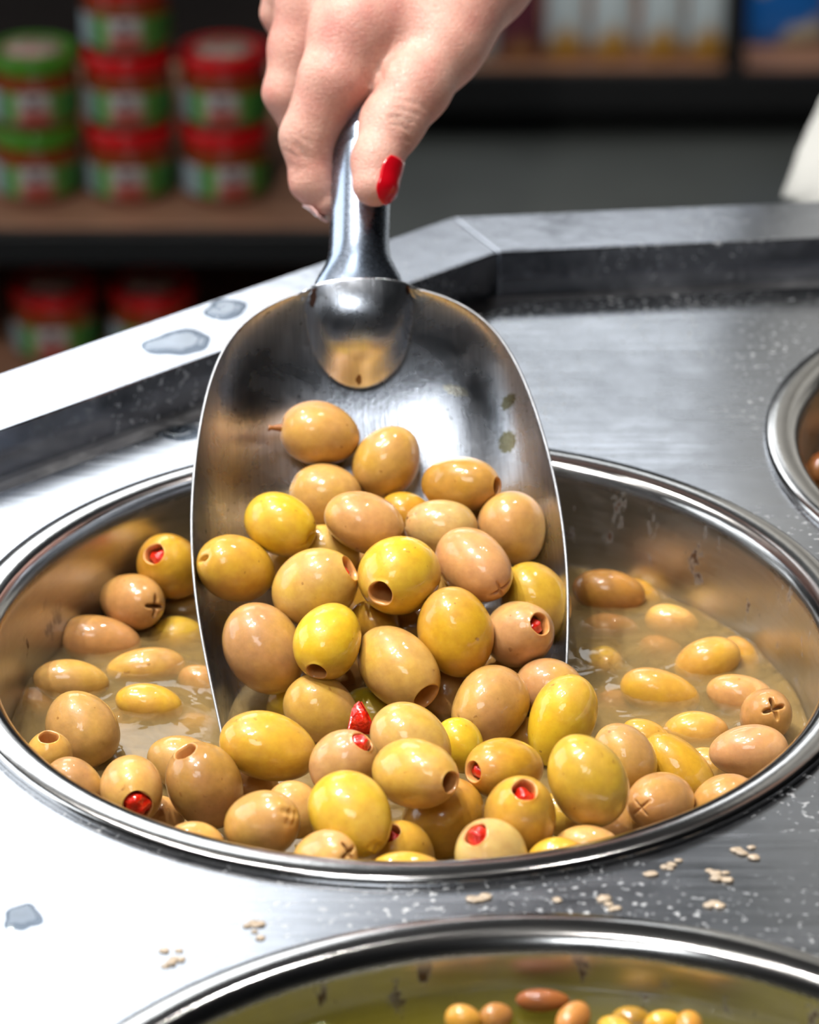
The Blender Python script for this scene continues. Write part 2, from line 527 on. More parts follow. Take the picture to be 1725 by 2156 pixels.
# ------------------------------------------------------------------ olives (position, axis, half sizes, colour, yellow patches, end, label, group)
OLIVES = [
((-0.0291, 0.1146, 0.9219),(-0.978, -0.029, 0.205),(0.01323, 0.01045),(203, 152, 92),0.25,'stem','tan olive with a short brown stem, highest of all on the scoop','olives heaped on the scoop and in the pan'),
((-0.0074, 0.1099, 0.914),(0.574, 0.359, 0.736),(0.01259, 0.01044),(196, 150, 82),0.35,'','smooth tan olive just below the stemmed olive on bare scoop metal','olives heaped on the scoop and in the pan'),
((0.0165, 0.097, 0.9121),(0.899, -0.406, 0.164),(0.01345, 0.00928),(184, 136, 54),0.2,'hole',"long dark golden olive with a pit hole, lying near the scoop's straight far edge",'olives heaped on the scoop and in the pan'),
((-0.0268, 0.0982, 0.9073),(-0.921, -0.027, 0.389),(0.01225, 0.01037),(205, 160, 86),0.35,'dent','tan olive with a dent, half hidden under the stemmed olive in the scoop','olives heaped on the scoop and in the pan'),
((-0.0407, 0.0751, 0.909),(0.837, -0.521, -0.166),(0.01219, 0.00986),(224, 184, 52),0.9,'dent',"yellow olive with a torn end near the scoop's inner reflection of olives",'olives heaped on the scoop and in the pan'),
((-0.0143, 0.0742, 0.9101),(0.937, -0.22, -0.271),(0.01301, 0.0097),(203, 152, 92),0.25,'slit','peach olive with a tiny slit end, below two tan olives on the scoop','olives heaped on the scoop and in the pan'),
((-0.0014, 0.0944, 0.9025),(0.985, -0.077, -0.156),(0.00914, 0.00731),(204, 150, 46),0.5,'','small orange olive wedged behind the smooth tan and the long golden olives','olives heaped on the scoop and in the pan'),
((0.0099, 0.081, 0.9046),(-0.982, 0.009, 0.19),(0.01191, 0.00933),(204, 168, 106),0.1,'dent','greyish beige olive under the long golden olive on the scoop','olives heaped on the scoop and in the pan'),
((0.0329, 0.0847, 0.9026),(0.342, -0.434, -0.834),(0.01209, 0.01058),(203, 152, 92),0.25,'dent','round peach olive with a small brown spot, below the long pitted golden olive','olives heaped on the scoop and in the pan'),
((-0.0543, 0.0631, 0.8996),(-0.757, -0.44, 0.483),(0.01338, 0.0104),(208, 158, 62),0.5,'slit','golden olive with a tiny slit touching the scoop rim below its reflections','olives heaped on the scoop and in the pan'),
((-0.0293, 0.0513, 0.8991),(0.831, -0.069, 0.552),(0.01407, 0.01176),(208, 168, 92),0.4,'pim','cracked pale olive with a sliver of red pimento at its end','olives heaped on the scoop and in the pan'),
((-0.0034, 0.0488, 0.9042),(-0.417, -0.908, 0.034),(0.01373, 0.01244),(218, 178, 58),0.85,'hole','round yellow olive with a big dark pit hole facing out, middle of the scoop','olives heaped on the scoop and in the pan'),
((0.0202, 0.0591, 0.9028),(0.53, -0.837, -0.136),(0.0152, 0.01049),(204, 150, 100),0.1,'cross','pinkish tan olive with a small cut cross on its end, on the scoop','olives heaped on the scoop and in the pan'),
((0.0395, 0.0606, 0.8895),(0.499, -0.425, -0.756),(0.0128, 0.01072),(190, 152, 46),0.6,'','greenish yellow olive pressed against the scoop wall behind a red stuffed olive','olives heaped on the scoop and in the pan'),
((0.0338, 0.0415, 0.8882),(0.532, -0.583, 0.614),(0.01229, 0.01011),(204, 156, 104),0.2,'pim','pinkish olive with red pimento in its side hole, against the scoop wall','olives heaped on the scoop and in the pan'),
((0.0142, 0.035, 0.8924),(0.275, -0.464, -0.842),(0.0141, 0.01134),(204, 150, 46),0.5,'','large golden oval olive standing upright beside the pinkish stuffed olive','olives heaped on the scoop and in the pan'),
((-0.0449, 0.0366, 0.8857),(0.501, -0.399, -0.768),(0.01489, 0.01197),(192, 144, 92),0.4,'',"large dull pinkish brown olive in the scoop's shadowed corner",'olives heaped on the scoop and in the pan'),
((-0.0247, 0.0262, 0.8941),(-0.267, -0.9, -0.346),(0.01326, 0.00995),(224, 184, 52),0.9,'hole','small bright yellow olive with its pit hole pointing down','olives heaped on the scoop and in the pan'),
((-0.0035, 0.024, 0.8859),(0.603, -0.739, -0.3),(0.0157, 0.01083),(205, 160, 86),0.35,'hole','tan oval olive with a wide cut open end, middle of the heap','olives heaped on the scoop and in the pan'),
((-0.0266, 0.0169, 0.8749),(0.82, -0.267, -0.507),(0.0124, 0.01009),(196, 150, 82),0.35,'','smooth tan olive above the loose red pepper scrap','olives heaped on the scoop and in the pan'),
((0.0241, 0.0121, 0.8791),(-0.552, -0.83, -0.077),(0.01421, 0.01132),(196, 150, 82),0.35,'cross','tan olive with a cross-shaped scar near the scoop mouth','olives heaped on the scoop and in the pan'),
((0.0433, 0.0271, 0.8765),(0.938, -0.205, -0.28),(0.01134, 0.00931),(192, 144, 92),0.4,'','beige olive at the scoop mouth, partly behind a bright yellow olive','olives heaped on the scoop and in the pan'),
((0.0457, 0.0052, 0.8783),(0.377, 0.45, 0.81),(0.01453, 0.00983),(224, 184, 52),0.9,'','bright deep yellow oval olive just off the scoop tip','olives heaped on the scoop and in the pan'),
((-0.0407, -0.0302, 0.89),(0.966, -0.095, -0.241),(0.01454, 0.01002),(208, 158, 62),0.5,'',"long golden olive at the scoop's lower tip",'olives heaped on the scoop and in the pan'),
((-0.0187, -0.0464, 0.894),(0.531, -0.177, 0.829),(0.01085, 0.00944),(204, 156, 104),0.2,'pim','tan olive with red pimento in its upturned hole beside the pepper scrap','olives heaped on the scoop and in the pan'),
((0.0005, -0.0323, 0.893),(0.766, -0.327, -0.554),(0.01285, 0.01039),(208, 168, 92),0.4,'','pale tan olive behind a pitted olive, next to the pepper scrap','olives heaped on the scoop and in the pan'),
((0.0017, -0.0621, 0.9002),(0.723, -0.661, 0.203),(0.01403, 0.0098),(205, 160, 86),0.35,'hole','golden tan olive with a dark pit hole, below the pepper scrap','olives heaped on the scoop and in the pan'),
((-0.016, -0.0793, 0.8974),(0.497, -0.809, -0.316),(0.01351, 0.0107),(218, 178, 58),0.85,'scar',"large yellow olive with a small dark scar near the pan's front rim",'olives heaped on the scoop and in the pan'),
((0.0273, -0.0421, 0.89),(-0.758, -0.594, 0.268),(0.01298, 0.00895),(204, 150, 46),0.5,'pim','golden olive showing a hollow end with a red glint, under the heap','olives heaped on the scoop and in the pan'),
((0.0305, -0.0756, 0.8948),(0.083, -0.354, 0.932),(0.01263, 0.01036),(208, 158, 62),0.5,'pim','golden olive with a red-bottomed hole on top, near the front rim','olives heaped on the scoop and in the pan'),
((0.0495, -0.0652, 0.9),(0.465, -0.479, -0.744),(0.01361, 0.0107),(204, 164, 58),0.7,'','big yellow green oval olive leaning below the bright deep yellow one','olives heaped on the scoop and in the pan'),
((0.0621, -0.0299, 0.886),(0.495, -0.472, -0.73),(0.01086, 0.00894),(192, 148, 86),0.3,'','brownish olive tucked behind the big yellow green oval olive','olives heaped on the scoop and in the pan'),
((0.079, -0.0237, 0.878),(0.662, -0.431, -0.613),(0.01346, 0.00805),(190, 136, 44),0.4,'','long shaded golden olive beside the cross-cut olive near the rim','olives heaped on the scoop and in the pan'),
((0.0712, -0.0521, 0.885),(-0.515, -0.792, 0.328),(0.0127, 0.00876),(190, 138, 82),0.15,'cross','brown tan olive with a cross cut near the front rim','olives heaped on the scoop and in the pan'),
((0.0901, -0.0455, 0.881),(0.938, 0.099, 0.331),(0.00978, 0.00788),(190, 138, 82),0.15,'',"brown olive half hidden by the pan's dark front rim",'olives heaped on the scoop and in the pan'),
((0.1004, -0.0104, 0.877),(0.992, -0.046, 0.12),(0.01181, 0.00801),(204, 150, 100),0.1,'',"smooth pinkish oval olive against the pan's dark rim",'olives heaped on the scoop and in the pan'),
((0.1084, 0.019, 0.872),(0.136, -0.742, 0.657),(0.01174, 0.0081),(190, 138, 82),0.15,'star','brown olive with a dark open star cut, beside the pan wall','olives heaped on the scoop and in the pan'),
((0.103, 0.0397, 0.867),(0.96, -0.214, -0.182),(0.01092, 0.00694),(203, 152, 92),0.25,'','peach olive with a pink slit floating next to the star-cut olive','olives heaped on the scoop and in the pan'),
((0.0943, 0.0606, 0.8678),(0.937, 0.091, 0.336),(0.01082, 0.00751),(208, 158, 62),0.5,'',"yellow olive floating highest near the pan's bright inner wall",'olives heaped on the scoop and in the pan'),
((0.0781, 0.0426, 0.8667),(0.967, -0.185, -0.178),(0.01273, 0.00725),(208, 158, 62),0.5,'',"long golden olive floating in the brine beside the scoop's straight side",'olives heaped on the scoop and in the pan'),
((0.0875, 0.019, 0.866),(0.996, -0.077, 0.038),(0.01015, 0.00653),(208, 158, 62),0.5,'','golden olive half sunk in brine between the long golden and pinkish ones','olives heaped on the scoop and in the pan'),
((0.0652, 0.1026, 0.8704),(0.983, -0.134, -0.127),(0.01212, 0.0073),(168, 112, 58),0.15,'','brown olive sunk against the far pan wall behind the scoop','olives heaped on the scoop and in the pan'),
((0.0855, 0.0935, 0.864),(0.981, -0.152, -0.118),(0.00897, 0.00588),(214, 164, 100),0.35,'','small orange olive floating alone near the far pan wall','olives heaped on the scoop and in the pan'),
((0.0652, 0.0919, 0.861),(0.998, -0.054, 0.027),(0.0099, 0.0065),(168, 112, 58),0.15,'','brown sunken olive beside the scoop edge with many bright glints','olives heaped on the scoop and in the pan'),
((0.0621, 0.0692, 0.862),(0.292, -0.895, 0.338),(0.00836, 0.00576),(204, 164, 58),0.7,'cross','sunken green olive with a faint cross beside the scoop edge','olives heaped on the scoop and in the pan'),
((0.0648, 0.0452, 0.8589),(0.937, -0.223, -0.27),(0.00804, 0.00595),(168, 112, 58),0.15,'','small brown sunken olive behind the bright deep yellow olive','olives heaped on the scoop and in the pan'),
((0.072, 0.0136, 0.868),(0.902, -0.271, -0.336),(0.00779, 0.0049),(208, 158, 62),0.5,'','yellow olive peeking from brine behind the brownish olive','olives heaped on the scoop and in the pan'),
((0.0902, -0.0005, 0.866),(0.859, -0.326, -0.394),(0.00713, 0.00513),(196, 150, 82),0.35,'','pale olive just visible between the long shaded golden and pinkish olives','olives heaped on the scoop and in the pan'),
((-0.0773, 0.0996, 0.8809),(-0.393, -0.59, 0.705),(0.01336, 0.01034),(190, 136, 44),0.4,'pim','golden olive with red pimento against the shadowed pan wall beside the scoop','olives heaped on the scoop and in the pan'),
((-0.0897, 0.0864, 0.8755),(0.691, -0.689, 0.218),(0.01287, 0.00888),(190, 138, 82),0.15,'star',"brown olive with a torn star-shaped hole in the pan's shadowed corner",'olives heaped on the scoop and in the pan'),
((-0.099, 0.0744, 0.8678),(0.981, -0.002, -0.193),(0.01337, 0.00806),(190, 138, 82),0.15,'','brown oval olive with a tiny red spot floating near the shadowed wall','olives heaped on the scoop and in the pan'),
((-0.0732, 0.101, 0.8635),(0.998, 0.06, -0.03),(0.00856, 0.00623),(192, 148, 86),0.3,'','olive mostly hidden below the pimento olive beside the scoop','olives heaped on the scoop and in the pan'),
((-0.0752, 0.0841, 0.863),(0.998, 0.062, -0.031),(0.00952, 0.00737),(204, 164, 58),0.7,'','green yellow olive under murky brine beside the scoop edge','olives heaped on the scoop and in the pan'),
((-0.0834, 0.0596, 0.866),(0.991, 0.121, 0.056),(0.01262, 0.00646),(196, 150, 82),0.35,'','long tan olive floating between scoop and shadowed wall','olives heaped on the scoop and in the pan'),
((-0.1057, 0.0463, 0.8688),(0.992, 0.047, -0.121),(0.01187, 0.00653),(192, 148, 86),0.3,'','pale long olive floating nearest the shadowed pan wall','olives heaped on the scoop and in the pan'),
((-0.0805, 0.0339, 0.8678),(0.983, -0.018, -0.185),(0.01057, 0.00631),(208, 158, 62),0.5,'','yellow and tan olive floating beside a curved white glint','olives heaped on the scoop and in the pan'),
((-0.0985, 0.0053, 0.875),(0.503, -0.393, -0.77),(0.01241, 0.01099),(192, 148, 86),0.3,'dent','large rounded olive rising from brine near the bright front rim','olives heaped on the scoop and in the pan'),
((-0.1055, -0.0206, 0.88),(0.033, -0.126, 0.992),(0.0095, 0.00695),(214, 164, 100),0.35,'hole','small peach olive with an open pit hole facing up by the bright rim','olives heaped on the scoop and in the pan'),
((-0.0961, -0.0406, 0.884),(0.866, -0.181, -0.467),(0.00899, 0.00709),(192, 144, 92),0.4,'','brownish pink olive half hidden by the bright front rim','olives heaped on the scoop and in the pan'),
((-0.0791, -0.0472, 0.886),(0.229, -0.971, 0.072),(0.01159, 0.00933),(214, 164, 100),0.35,'pim','round olive with a big piece of red pimento filling its hole','olives heaped on the scoop and in the pan'),
((-0.0586, -0.0435, 0.885),(-0.402, -0.024, 0.915),(0.01353, 0.01114),(172, 126, 72),0.2,'hole','large brown olive with a yellow pit hole on top','olives heaped on the scoop and in the pan'),
((-0.0673, -0.0094, 0.872),(0.939, -0.118, -0.322),(0.011, 0.00846),(192, 148, 86),0.3,'','tan olive behind the large brown pitted olive, at the scoop tip','olives heaped on the scoop and in the pan'),
((-0.0591, -0.0791, 0.887),(0.94, -0.129, -0.316),(0.00866, 0.00708),(203, 152, 92),0.25,'','pinkish olive low behind the bright front rim beside the large brown one','olives heaped on the scoop and in the pan'),
((-0.0407, -0.0762, 0.8924),(0.644, -0.52, 0.561),(0.01293, 0.00892),(196, 150, 82),0.35,'scar','olive with a rough torn scar, below the long golden olive at the scoop tip','olives heaped on the scoop and in the pan'),
((-0.0327, -0.0548, 0.884),(0.645, -0.382, -0.662),(0.0086, 0.0078),(214, 164, 100),0.35,'','peach olive wedged between the torn-scar olive and the large yellow one','olives heaped on the scoop and in the pan'),
((-0.0378, -0.077, 0.8796),(0.999, 0.037, -0.018),(0.00501, 0.00448),(192, 148, 86),0.3,'','small piece of olive just peeking over the bright front rim','olives heaped on the scoop and in the pan'),
((-0.0228, -0.0959, 0.8939),(0.64, -0.542, 0.545),(0.01081, 0.00746),(214, 164, 100),0.35,'star','wrinkled peach olive with a star-shaped hole at the front rim','olives heaped on the scoop and in the pan'),
((-0.0016, -0.0756, 0.8817),(-0.32, -0.348, 0.881),(0.01224, 0.00844),(208, 158, 62),0.5,'pim','golden olive with a red-stuffed hole behind the lowest olive at the rim','olives heaped on the scoop and in the pan'),
((-0.0007, -0.0993, 0.8907),(1.0, 0.001, -0.0),(0.01104, 0.00642),(208, 158, 62),0.5,'','smooth golden olive lowest of all, cut off by the front rim','olives heaped on the scoop and in the pan'),
((0.0097, -0.0566, 0.8825),(0.767, 0.332, 0.55),(0.01236, 0.01101),(190, 136, 44),0.4,'','dark gold olive in shadow under the pitted golden tan olive','olives heaped on the scoop and in the pan'),
((0.0218, -0.0935, 0.894),(-0.404, -0.363, 0.84),(0.01053, 0.00992),(222, 192, 122),0.2,'pim','pale lumpy olive with a red pimento plug at the front rim','olives heaped on the scoop and in the pan'),
((0.0405, -0.0924, 0.8913),(0.999, -0.04, 0.02),(0.00853, 0.00594),(208, 158, 62),0.5,'','small yellow olive at the front rim beside the pale lumpy olive','olives heaped on the scoop and in the pan'),
((0.0492, -0.0803, 0.887),(0.994, -0.094, -0.05),(0.00969, 0.00655),(214, 164, 100),0.35,'','orange brown olive below the big yellow green oval olive','olives heaped on the scoop and in the pan'),
((0.0698, -0.0738, 0.886),(0.94, 0.119, 0.321),(0.00659, 0.00475),(208, 158, 62),0.5,'','sliver of a golden olive at the dark front rim below the cross-cut one','olives heaped on the scoop and in the pan'),
((-0.026, 0.079, 0.8976),(0.94, -0.136, -0.314),(0.01055, 0.00829),(208, 168, 92),0.4,'','pale olive deep in the scoop behind the cracked pale olive','olives heaped on the scoop and in the pan'),
((-0.0386, 0.0818, 0.8885),(0.766, -0.273, -0.582),(0.0091, 0.00758),(196, 150, 82),0.35,'','olive mostly buried under others in the heaped scoop','hidden olives in the scoop'),
((-0.0109, 0.0732, 0.8819),(0.5, -0.404, -0.766),(0.01132, 0.00906),(190, 136, 44),0.4,'','olive mostly buried under others in the heaped scoop','hidden olives in the scoop'),
((0.0011, 0.0594, 0.8808),(1.0, -0.001, 0.0),(0.01119, 0.00895),(172, 126, 72),0.2,'','olive mostly buried under others in the heaped scoop','hidden olives in the scoop'),
((-0.0369, 0.0359, 0.8651),(-0.171, -0.497, -0.851),(0.01031, 0.00736),(224, 184, 52),0.9,'',"yellow olive in the scoop's lower corner behind a smooth tan olive",'olives heaped on the scoop and in the pan'),
((-0.0109, 0.0259, 0.8678),(0.766, -0.315, -0.56),(0.0105, 0.00802),(176, 150, 30),0.7,'','green olive behind the loose red pepper scrap','olives heaped on the scoop and in the pan'),
((0.0111, 0.0365, 0.869),(-0.001, -0.496, -0.869),(0.01029, 0.00853),(172, 126, 72),0.2,'','dark brown olive in the gap beside the wide cut open end','olives heaped on the scoop and in the pan'),
((0.0147, -0.0158, 0.882),(0.499, -0.447, -0.742),(0.00865, 0.00726),(224, 184, 52),0.9,'','small yellow olive in the gap beside the pitted golden tan olive','olives heaped on the scoop and in the pan'),
((0.0436, -0.05, 0.8795),(0.937, -0.219, -0.272),(0.00812, 0.0065),(204, 164, 58),0.7,'','small pale green olive in the dark gap at the front rim','olives heaped on the scoop and in the pan'),
((-0.0174, 0.0876, 0.888),(1.0, 0.015, -0.007),(0.00914, 0.00701),(214, 164, 100),0.35,'','pinkish olive glimpsed between the cracked and the round pitted yellow olives','olives heaped on the scoop and in the pan'),
((-0.0648, 0.0548, 0.862),(0.866, -0.199, -0.459),(0.00899, 0.00629),(190, 138, 82),0.15,'',"brown olive sunk beside the scoop's lower edge",'olives heaped on the scoop and in the pan'),
((-0.0674, 0.0327, 0.8576),(0.998, 0.058, -0.029),(0.00943, 0.00663),(208, 158, 62),0.5,'','golden olive sunk in brine below the curved white glint','olives heaped on the scoop and in the pan'),
((0.0109, 0.0696, 0.8898),(0.866, -0.241, -0.438),(0.009, 0.0075),(196, 150, 82),0.35,'','olive mostly buried under others in the heaped scoop','hidden olives in the scoop'),
((-0.0107, 0.0506, 0.8873),(0.866, -0.23, -0.444),(0.00812, 0.00665),(204, 150, 46),0.5,'','olive mostly buried under others in the heaped scoop','hidden olives in the scoop'),
((-0.0477, -0.0234, 0.872),(0.984, -0.047, -0.17),(0.00974, 0.00766),(172, 126, 72),0.2,'','olive mostly sunk or buried in the olive pan','hidden olives in the pan'),
((-0.0875, 0.0352, 0.857),(0.982, -0.013, -0.187),(0.00886, 0.00664),(208, 158, 62),0.5,'','golden olive sunk between the large rounded and the yellow and tan ones','olives heaped on the scoop and in the pan'),
((-0.1147, 0.0427, 0.8603),(0.766, -0.245, -0.595),(0.0089, 0.00594),(190, 138, 82),0.15,'','olive mostly sunk or buried in the olive pan','hidden olives in the pan'),
((0.0824, 0.0805, 0.858),(0.862, -0.302, -0.407),(0.00951, 0.00644),(190, 138, 82),0.15,'','olive mostly sunk or buried in the olive pan','hidden olives in the pan'),
((0.0554, 0.1098, 0.857),(0.864, -0.276, -0.421),(0.00975, 0.0066),(190, 138, 82),0.15,'','olive mostly sunk or buried in the olive pan','hidden olives in the pan'),
((0.0749, 0.1099, 0.8641),(0.863, -0.288, -0.415),(0.00941, 0.00627),(190, 136, 44),0.4,'','olive mostly sunk or buried in the olive pan','hidden olives in the pan'),
((0.1056, 0.0681, 0.864),(0.494, -0.465, -0.735),(0.00833, 0.00575),(190, 136, 44),0.4,'','olive mostly sunk or buried in the olive pan','hidden olives in the pan'),
((0.0323, 0.0483, 0.87),(1.0, -0.028, 0.014),(0.0104, 0.00861),(172, 126, 72),0.2,'','olive mostly buried under others in the heaped scoop','hidden olives in the scoop'),
((-0.0241, 0.0454, 0.8716),(1.0, 0.021, -0.01),(0.01036, 0.00829),(172, 126, 72),0.2,'','olive mostly buried under others in the heaped scoop','hidden olives in the scoop'),
((0.0226, 0.1011, 0.9),(1.0, -0.019, 0.009),(0.00767, 0.00644),(192, 148, 86),0.3,'','olive mostly buried under others in the heaped scoop','hidden olives in the scoop'),
((-0.0731, -0.0392, 0.872),(0.997, 0.068, -0.034),(0.00823, 0.00659),(190, 138, 82),0.15,'','olive mostly sunk or buried in the olive pan','hidden olives in the pan'),
((0.0581, -0.0472, 0.8745),(0.998, -0.055, 0.027),(0.00871, 0.0068),(172, 126, 72),0.2,'','olive mostly sunk or buried in the olive pan','hidden olives in the pan'),
((0.0372, 0.0148, 0.8656),(0.999, -0.033, 0.016),(0.00925, 0.00751),(190, 136, 44),0.4,'','olive mostly sunk or buried in the olive pan','hidden olives in the pan'),
]
LIQ_Z = 0.8665


def smooth_rand(rng):
    ph = [(rng.uniform(-3, 3), rng.uniform(-3, 3), rng.uniform(-3, 3), rng.uniform(0, 6.28)) for _ in range(5)]
    return lambda x, y, z: sum(math.sin(a * x + b * y + c * z + d) for a, b, c, d in ph) / 5


def olive_mesh(a, b, kind, seed, hs=1.0):
    rng = random.Random(seed)
    nz = smooth_rand(rng)
    fine = kind in ('cross', 'star', 'slit', 'scar', 'dent', 'stem')
    seg = 64 if fine else 44
    rh = {'hole': 0.35, 'pim': 0.38}.get(kind, 0.0) * b * hs
    rings = []
    if rh:
        t1 = math.pi - math.asin(min(0.95, rh / b))
        nr = 26
        ths = [0.06 + (t1 - 0.06) * k / nr for k in range(nr + 1)]
        prof = [(b * math.sin(t), -a * math.cos(t)) for t in ths]
        zl = prof[-1][1]
        body_n = len(prof)
        prof += [(rh * 0.97, zl + 0.0002), (rh * 0.90, zl - 0.0001), (rh * 0.85, zl - 0.0008), (rh * 0.84, zl - 0.0025), (rh * 0.82, zl - 0.006), (rh * 0.7, zl - 0.010), (rh * 0.3, zl - 0.0115)]
    else:
        nr = 40 if fine else 28
        ths = []
        for k in range(nr + 1):
            t = k / nr
            if fine:
                t = 1 - (1 - t) ** 1.55
            ths.append(0.05 + (math.pi - 0.07) * t)
        prof = [(b * math.sin(t), -a * math.cos(t)) for t in ths]
        body_n = len(prof)
    sq = rng.uniform(0.96, 1.04)
    asym = rng.uniform(-0.10, 0.10)
    vs, fs, inner = [], [], []
    spin = rng.uniform(0, 6.28)
    arms = 4
    ex = rng.uniform(0.85, 1.15)
    for i, (r, z) in enumerate(prof):
        for k in range(seg):
            p = 2 * math.pi * k / seg
            x, y = r * math.cos(p), r * math.sin(p)
            zz = z
            if i < body_n:
                m = 1 + 0.055 * nz(x / b * 1.1, y / b * 1.1, zz / a * 1.1) + asym * z / a
                if rh:
                    m = 1 + (m - 1) * min(1, (r - rh) / (0.4 * b) + 0.15) if z > 0 else m
                x, y = x * m * sq, y * m / sq
                if z > 0 and fine:
                    rr = r / b
                    dz = 0.0
                    if kind == 'cross':
                        lat = abs(math.sin(2 * (p - spin))) * r / 2
                        ln = 0.46 if math.cos(2 * (p - spin)) > 0 else 0.36
                        dz = -0.10 * b * math.exp(-(lat / (0.035 * b)) ** 2) * max(0, 1 - (rr / ln) ** 3) - 0.03 * b * math.exp(-(rr / 0.3) ** 2)
                    elif kind == 'star':
                        rs = 0.10 + 0.26 * abs(math.cos(2 * (p - spin))) ** 4 * ex
                        dz = -0.42 * b / (1 + math.exp((rr - rs) / 0.02)) - 0.03 * b * math.exp(-(rr / 0.35) ** 2)
                    elif kind == 'slit':
                        lx, ly = rr * math.cos(p - spin), rr * math.sin(p - spin)
                        dz = -0.22 * b * math.exp(-(lx / 0.16) ** 2 - (ly / 0.06) ** 2) - 0.04 * b * math.exp(-(rr / 0.25) ** 2)
                    elif kind in ('dent', 'stem'):
                        lx, ly = rr * math.cos(p - spin), rr * math.sin(p - spin)
                        dz = -0.13 * b * math.exp(-((rr - 0.02) / 0.17) ** 2) - 0.07 * b * math.exp(-(lx / 0.5) ** 2 - (ly / 0.05) ** 2)
                    elif kind == 'scar':
                        dz = (0.035 * b * (math.sin(9 * x / b + 13 * y / b + 3) + math.sin(-17 * x / b + 6 * y / b + spin) * math.sin(14 * y / b + 1)) - 0.04 * b) * math.exp(-(rr / 0.32) ** 4)
                    zz = z + dz
            else:
                w = 0.985 + 0.02 * math.sin(3 * p + spin) if i == body_n else 0.97 + 0.05 * math.sin(3 * p + spin) + 0.03 * math.sin(5 * p)
                x, y = x * w * sq, y * w / sq
            vs.append((x, y, zz))
    n = len(prof)
    for i in range(n - 1):
        for k in range(seg):
            k2 = (k + 1) % seg
            fs.append((i * seg + k, i * seg + k2, (i + 1) * seg + k2, (i + 1) * seg + k))
            inner.append(1 if i >= body_n else 0)
    fs.append(tuple(range(seg - 1, -1, -1)))
    inner.append(0)
    fs.append(tuple((n - 1) * seg + k for k in range(seg)))
    inner.append(1 if rh else 0)
    me = mesh('olive', vs, fs)
    me.materials.append(M_OLIVE)
    me.materials.append(M_INNER)
    me.polygons.foreach_set('material_index', inner)
    zl = prof[body_n - 1][1]
    return me, rh, zl


def blob_mesh(name, rx, ry, rz, seed, amp=0.18, seg=20, rings=12):
    rng = random.Random(seed)
    nz = smooth_rand(rng)
    vs, fs = [], []
    for i in range(rings + 1):
        t = math.pi * i / rings
        for k in range(seg):
            p = 2 * math.pi * k / seg
            d = (math.sin(t) * math.cos(p), math.sin(t) * math.sin(p), math.cos(t))
            m = 1 + amp * nz(d[0] * 2.2, d[1] * 2.2, d[2] * 2.2) * 2
            vs.append((d[0] * rx * m, d[1] * ry * m, d[2] * rz * m))
    for i in range(rings):
        for k in range(seg):
            k2 = (k + 1) % seg
            fs.append((i * seg + k, (i + 1) * seg + k, (i + 1) * seg + k2, i * seg + k2))
    return mesh(name, vs, fs)


def place_olive(pos, axis, ab, col, patch, kind, label, group, seed):
    hs = 1.35 if ('big piece' in label or 'facing up by' in label or 'wide cut' in label) else 1.0
    me, rh, zl = olive_mesh(ab[0], ab[1], kind, seed, hs)
    o = link('olive', me)
    q = Vector(axis).to_track_quat('Z', 'Y')
    o.rotation_mode = 'QUATERNION'
    o.rotation_quaternion = q
    o.location = pos
    c = [v * 0.90 for v in srgb(col)[:3]]
    o.color = (c[0], c[1], c[2], patch)
    tag(o, label, 'olive', group)
    if kind == 'pim':
        out = 0.0006 if ('big piece' in label or 'plug' in label or 'pepper scrap' in label) else -0.0020
        p = link('pimento', blob_mesh('pimento', rh * 0.86, rh * 0.74, 0.0034, seed + 5, 0.16), M_PIMENTO, o)
        p.location = (0, 0, zl - 0.0022 + out)
        p['label'] = 'red pimento filling'
    if kind == 'stem':
        vs, fs = [], []
        for i in range(7):
            t = i / 6
            r = 0.0012 * (1.4 - 0.9 * t + 0.5 * (t > 0.95))
            for k in range(8):
                a = 2 * math.pi * k / 8
                vs.append((r * math.cos(a) + 0.0012 * t * t, r * math.sin(a) - 0.0006 * t, -0.002 + 0.006 * t))
        for i in range(6):
            for k in range(8):
                fs.append((i * 8 + k, i * 8 + (k + 1) % 8, (i + 1) * 8 + (k + 1) % 8, (i + 1) * 8 + k))
        fs.append(tuple(48 + k for k in range(8)))
        s = link('stem', mesh('stem', vs, fs), M_STEM, o)
        s.location = (0, 0, ab[0] - 0.0005)
        s['label'] = 'short brown stem'
    return o


for _i, _a in enumerate(OLIVES):
    place_olive(*_a, seed=100 + _i)

# loose scrap of red pepper between the olives
def pepper():
    out = [(-0.0042, -0.0036), (0.0046, -0.0042), (0.0030, 0.0012), (0.0006, 0.0062), (-0.0018, 0.0044)]
    bm = bmesh.new()
    f = bm.faces.new([bm.verts.new((x, y, -0.001 + 0.02 * abs(x))) for x, y in out])
    r = bmesh.ops.extrude_face_region(bm, geom=[f])
    for g in r['geom']:
        if isinstance(g, bmesh.types.BMVert):
            g.co.z += 0.0028
    bmesh.ops.bevel(bm, geom=bm.edges[:], offset=0.0006, segments=2, affect='EDGES')
    o = link('pepper_scrap', bm_mesh('pepper_scrap', bm), M_PIMENTO)
    o.location = (-0.014588, -0.02032, 0.893)
    o.rotation_mode = 'QUATERNION'
    o.rotation_quaternion = (Vector((0.1, -0.85, 0.5))).to_track_quat('Z', 'Y')
    tag(o, 'loose triangular scrap of red pepper lying between the olives', 'pepper')


pepper()

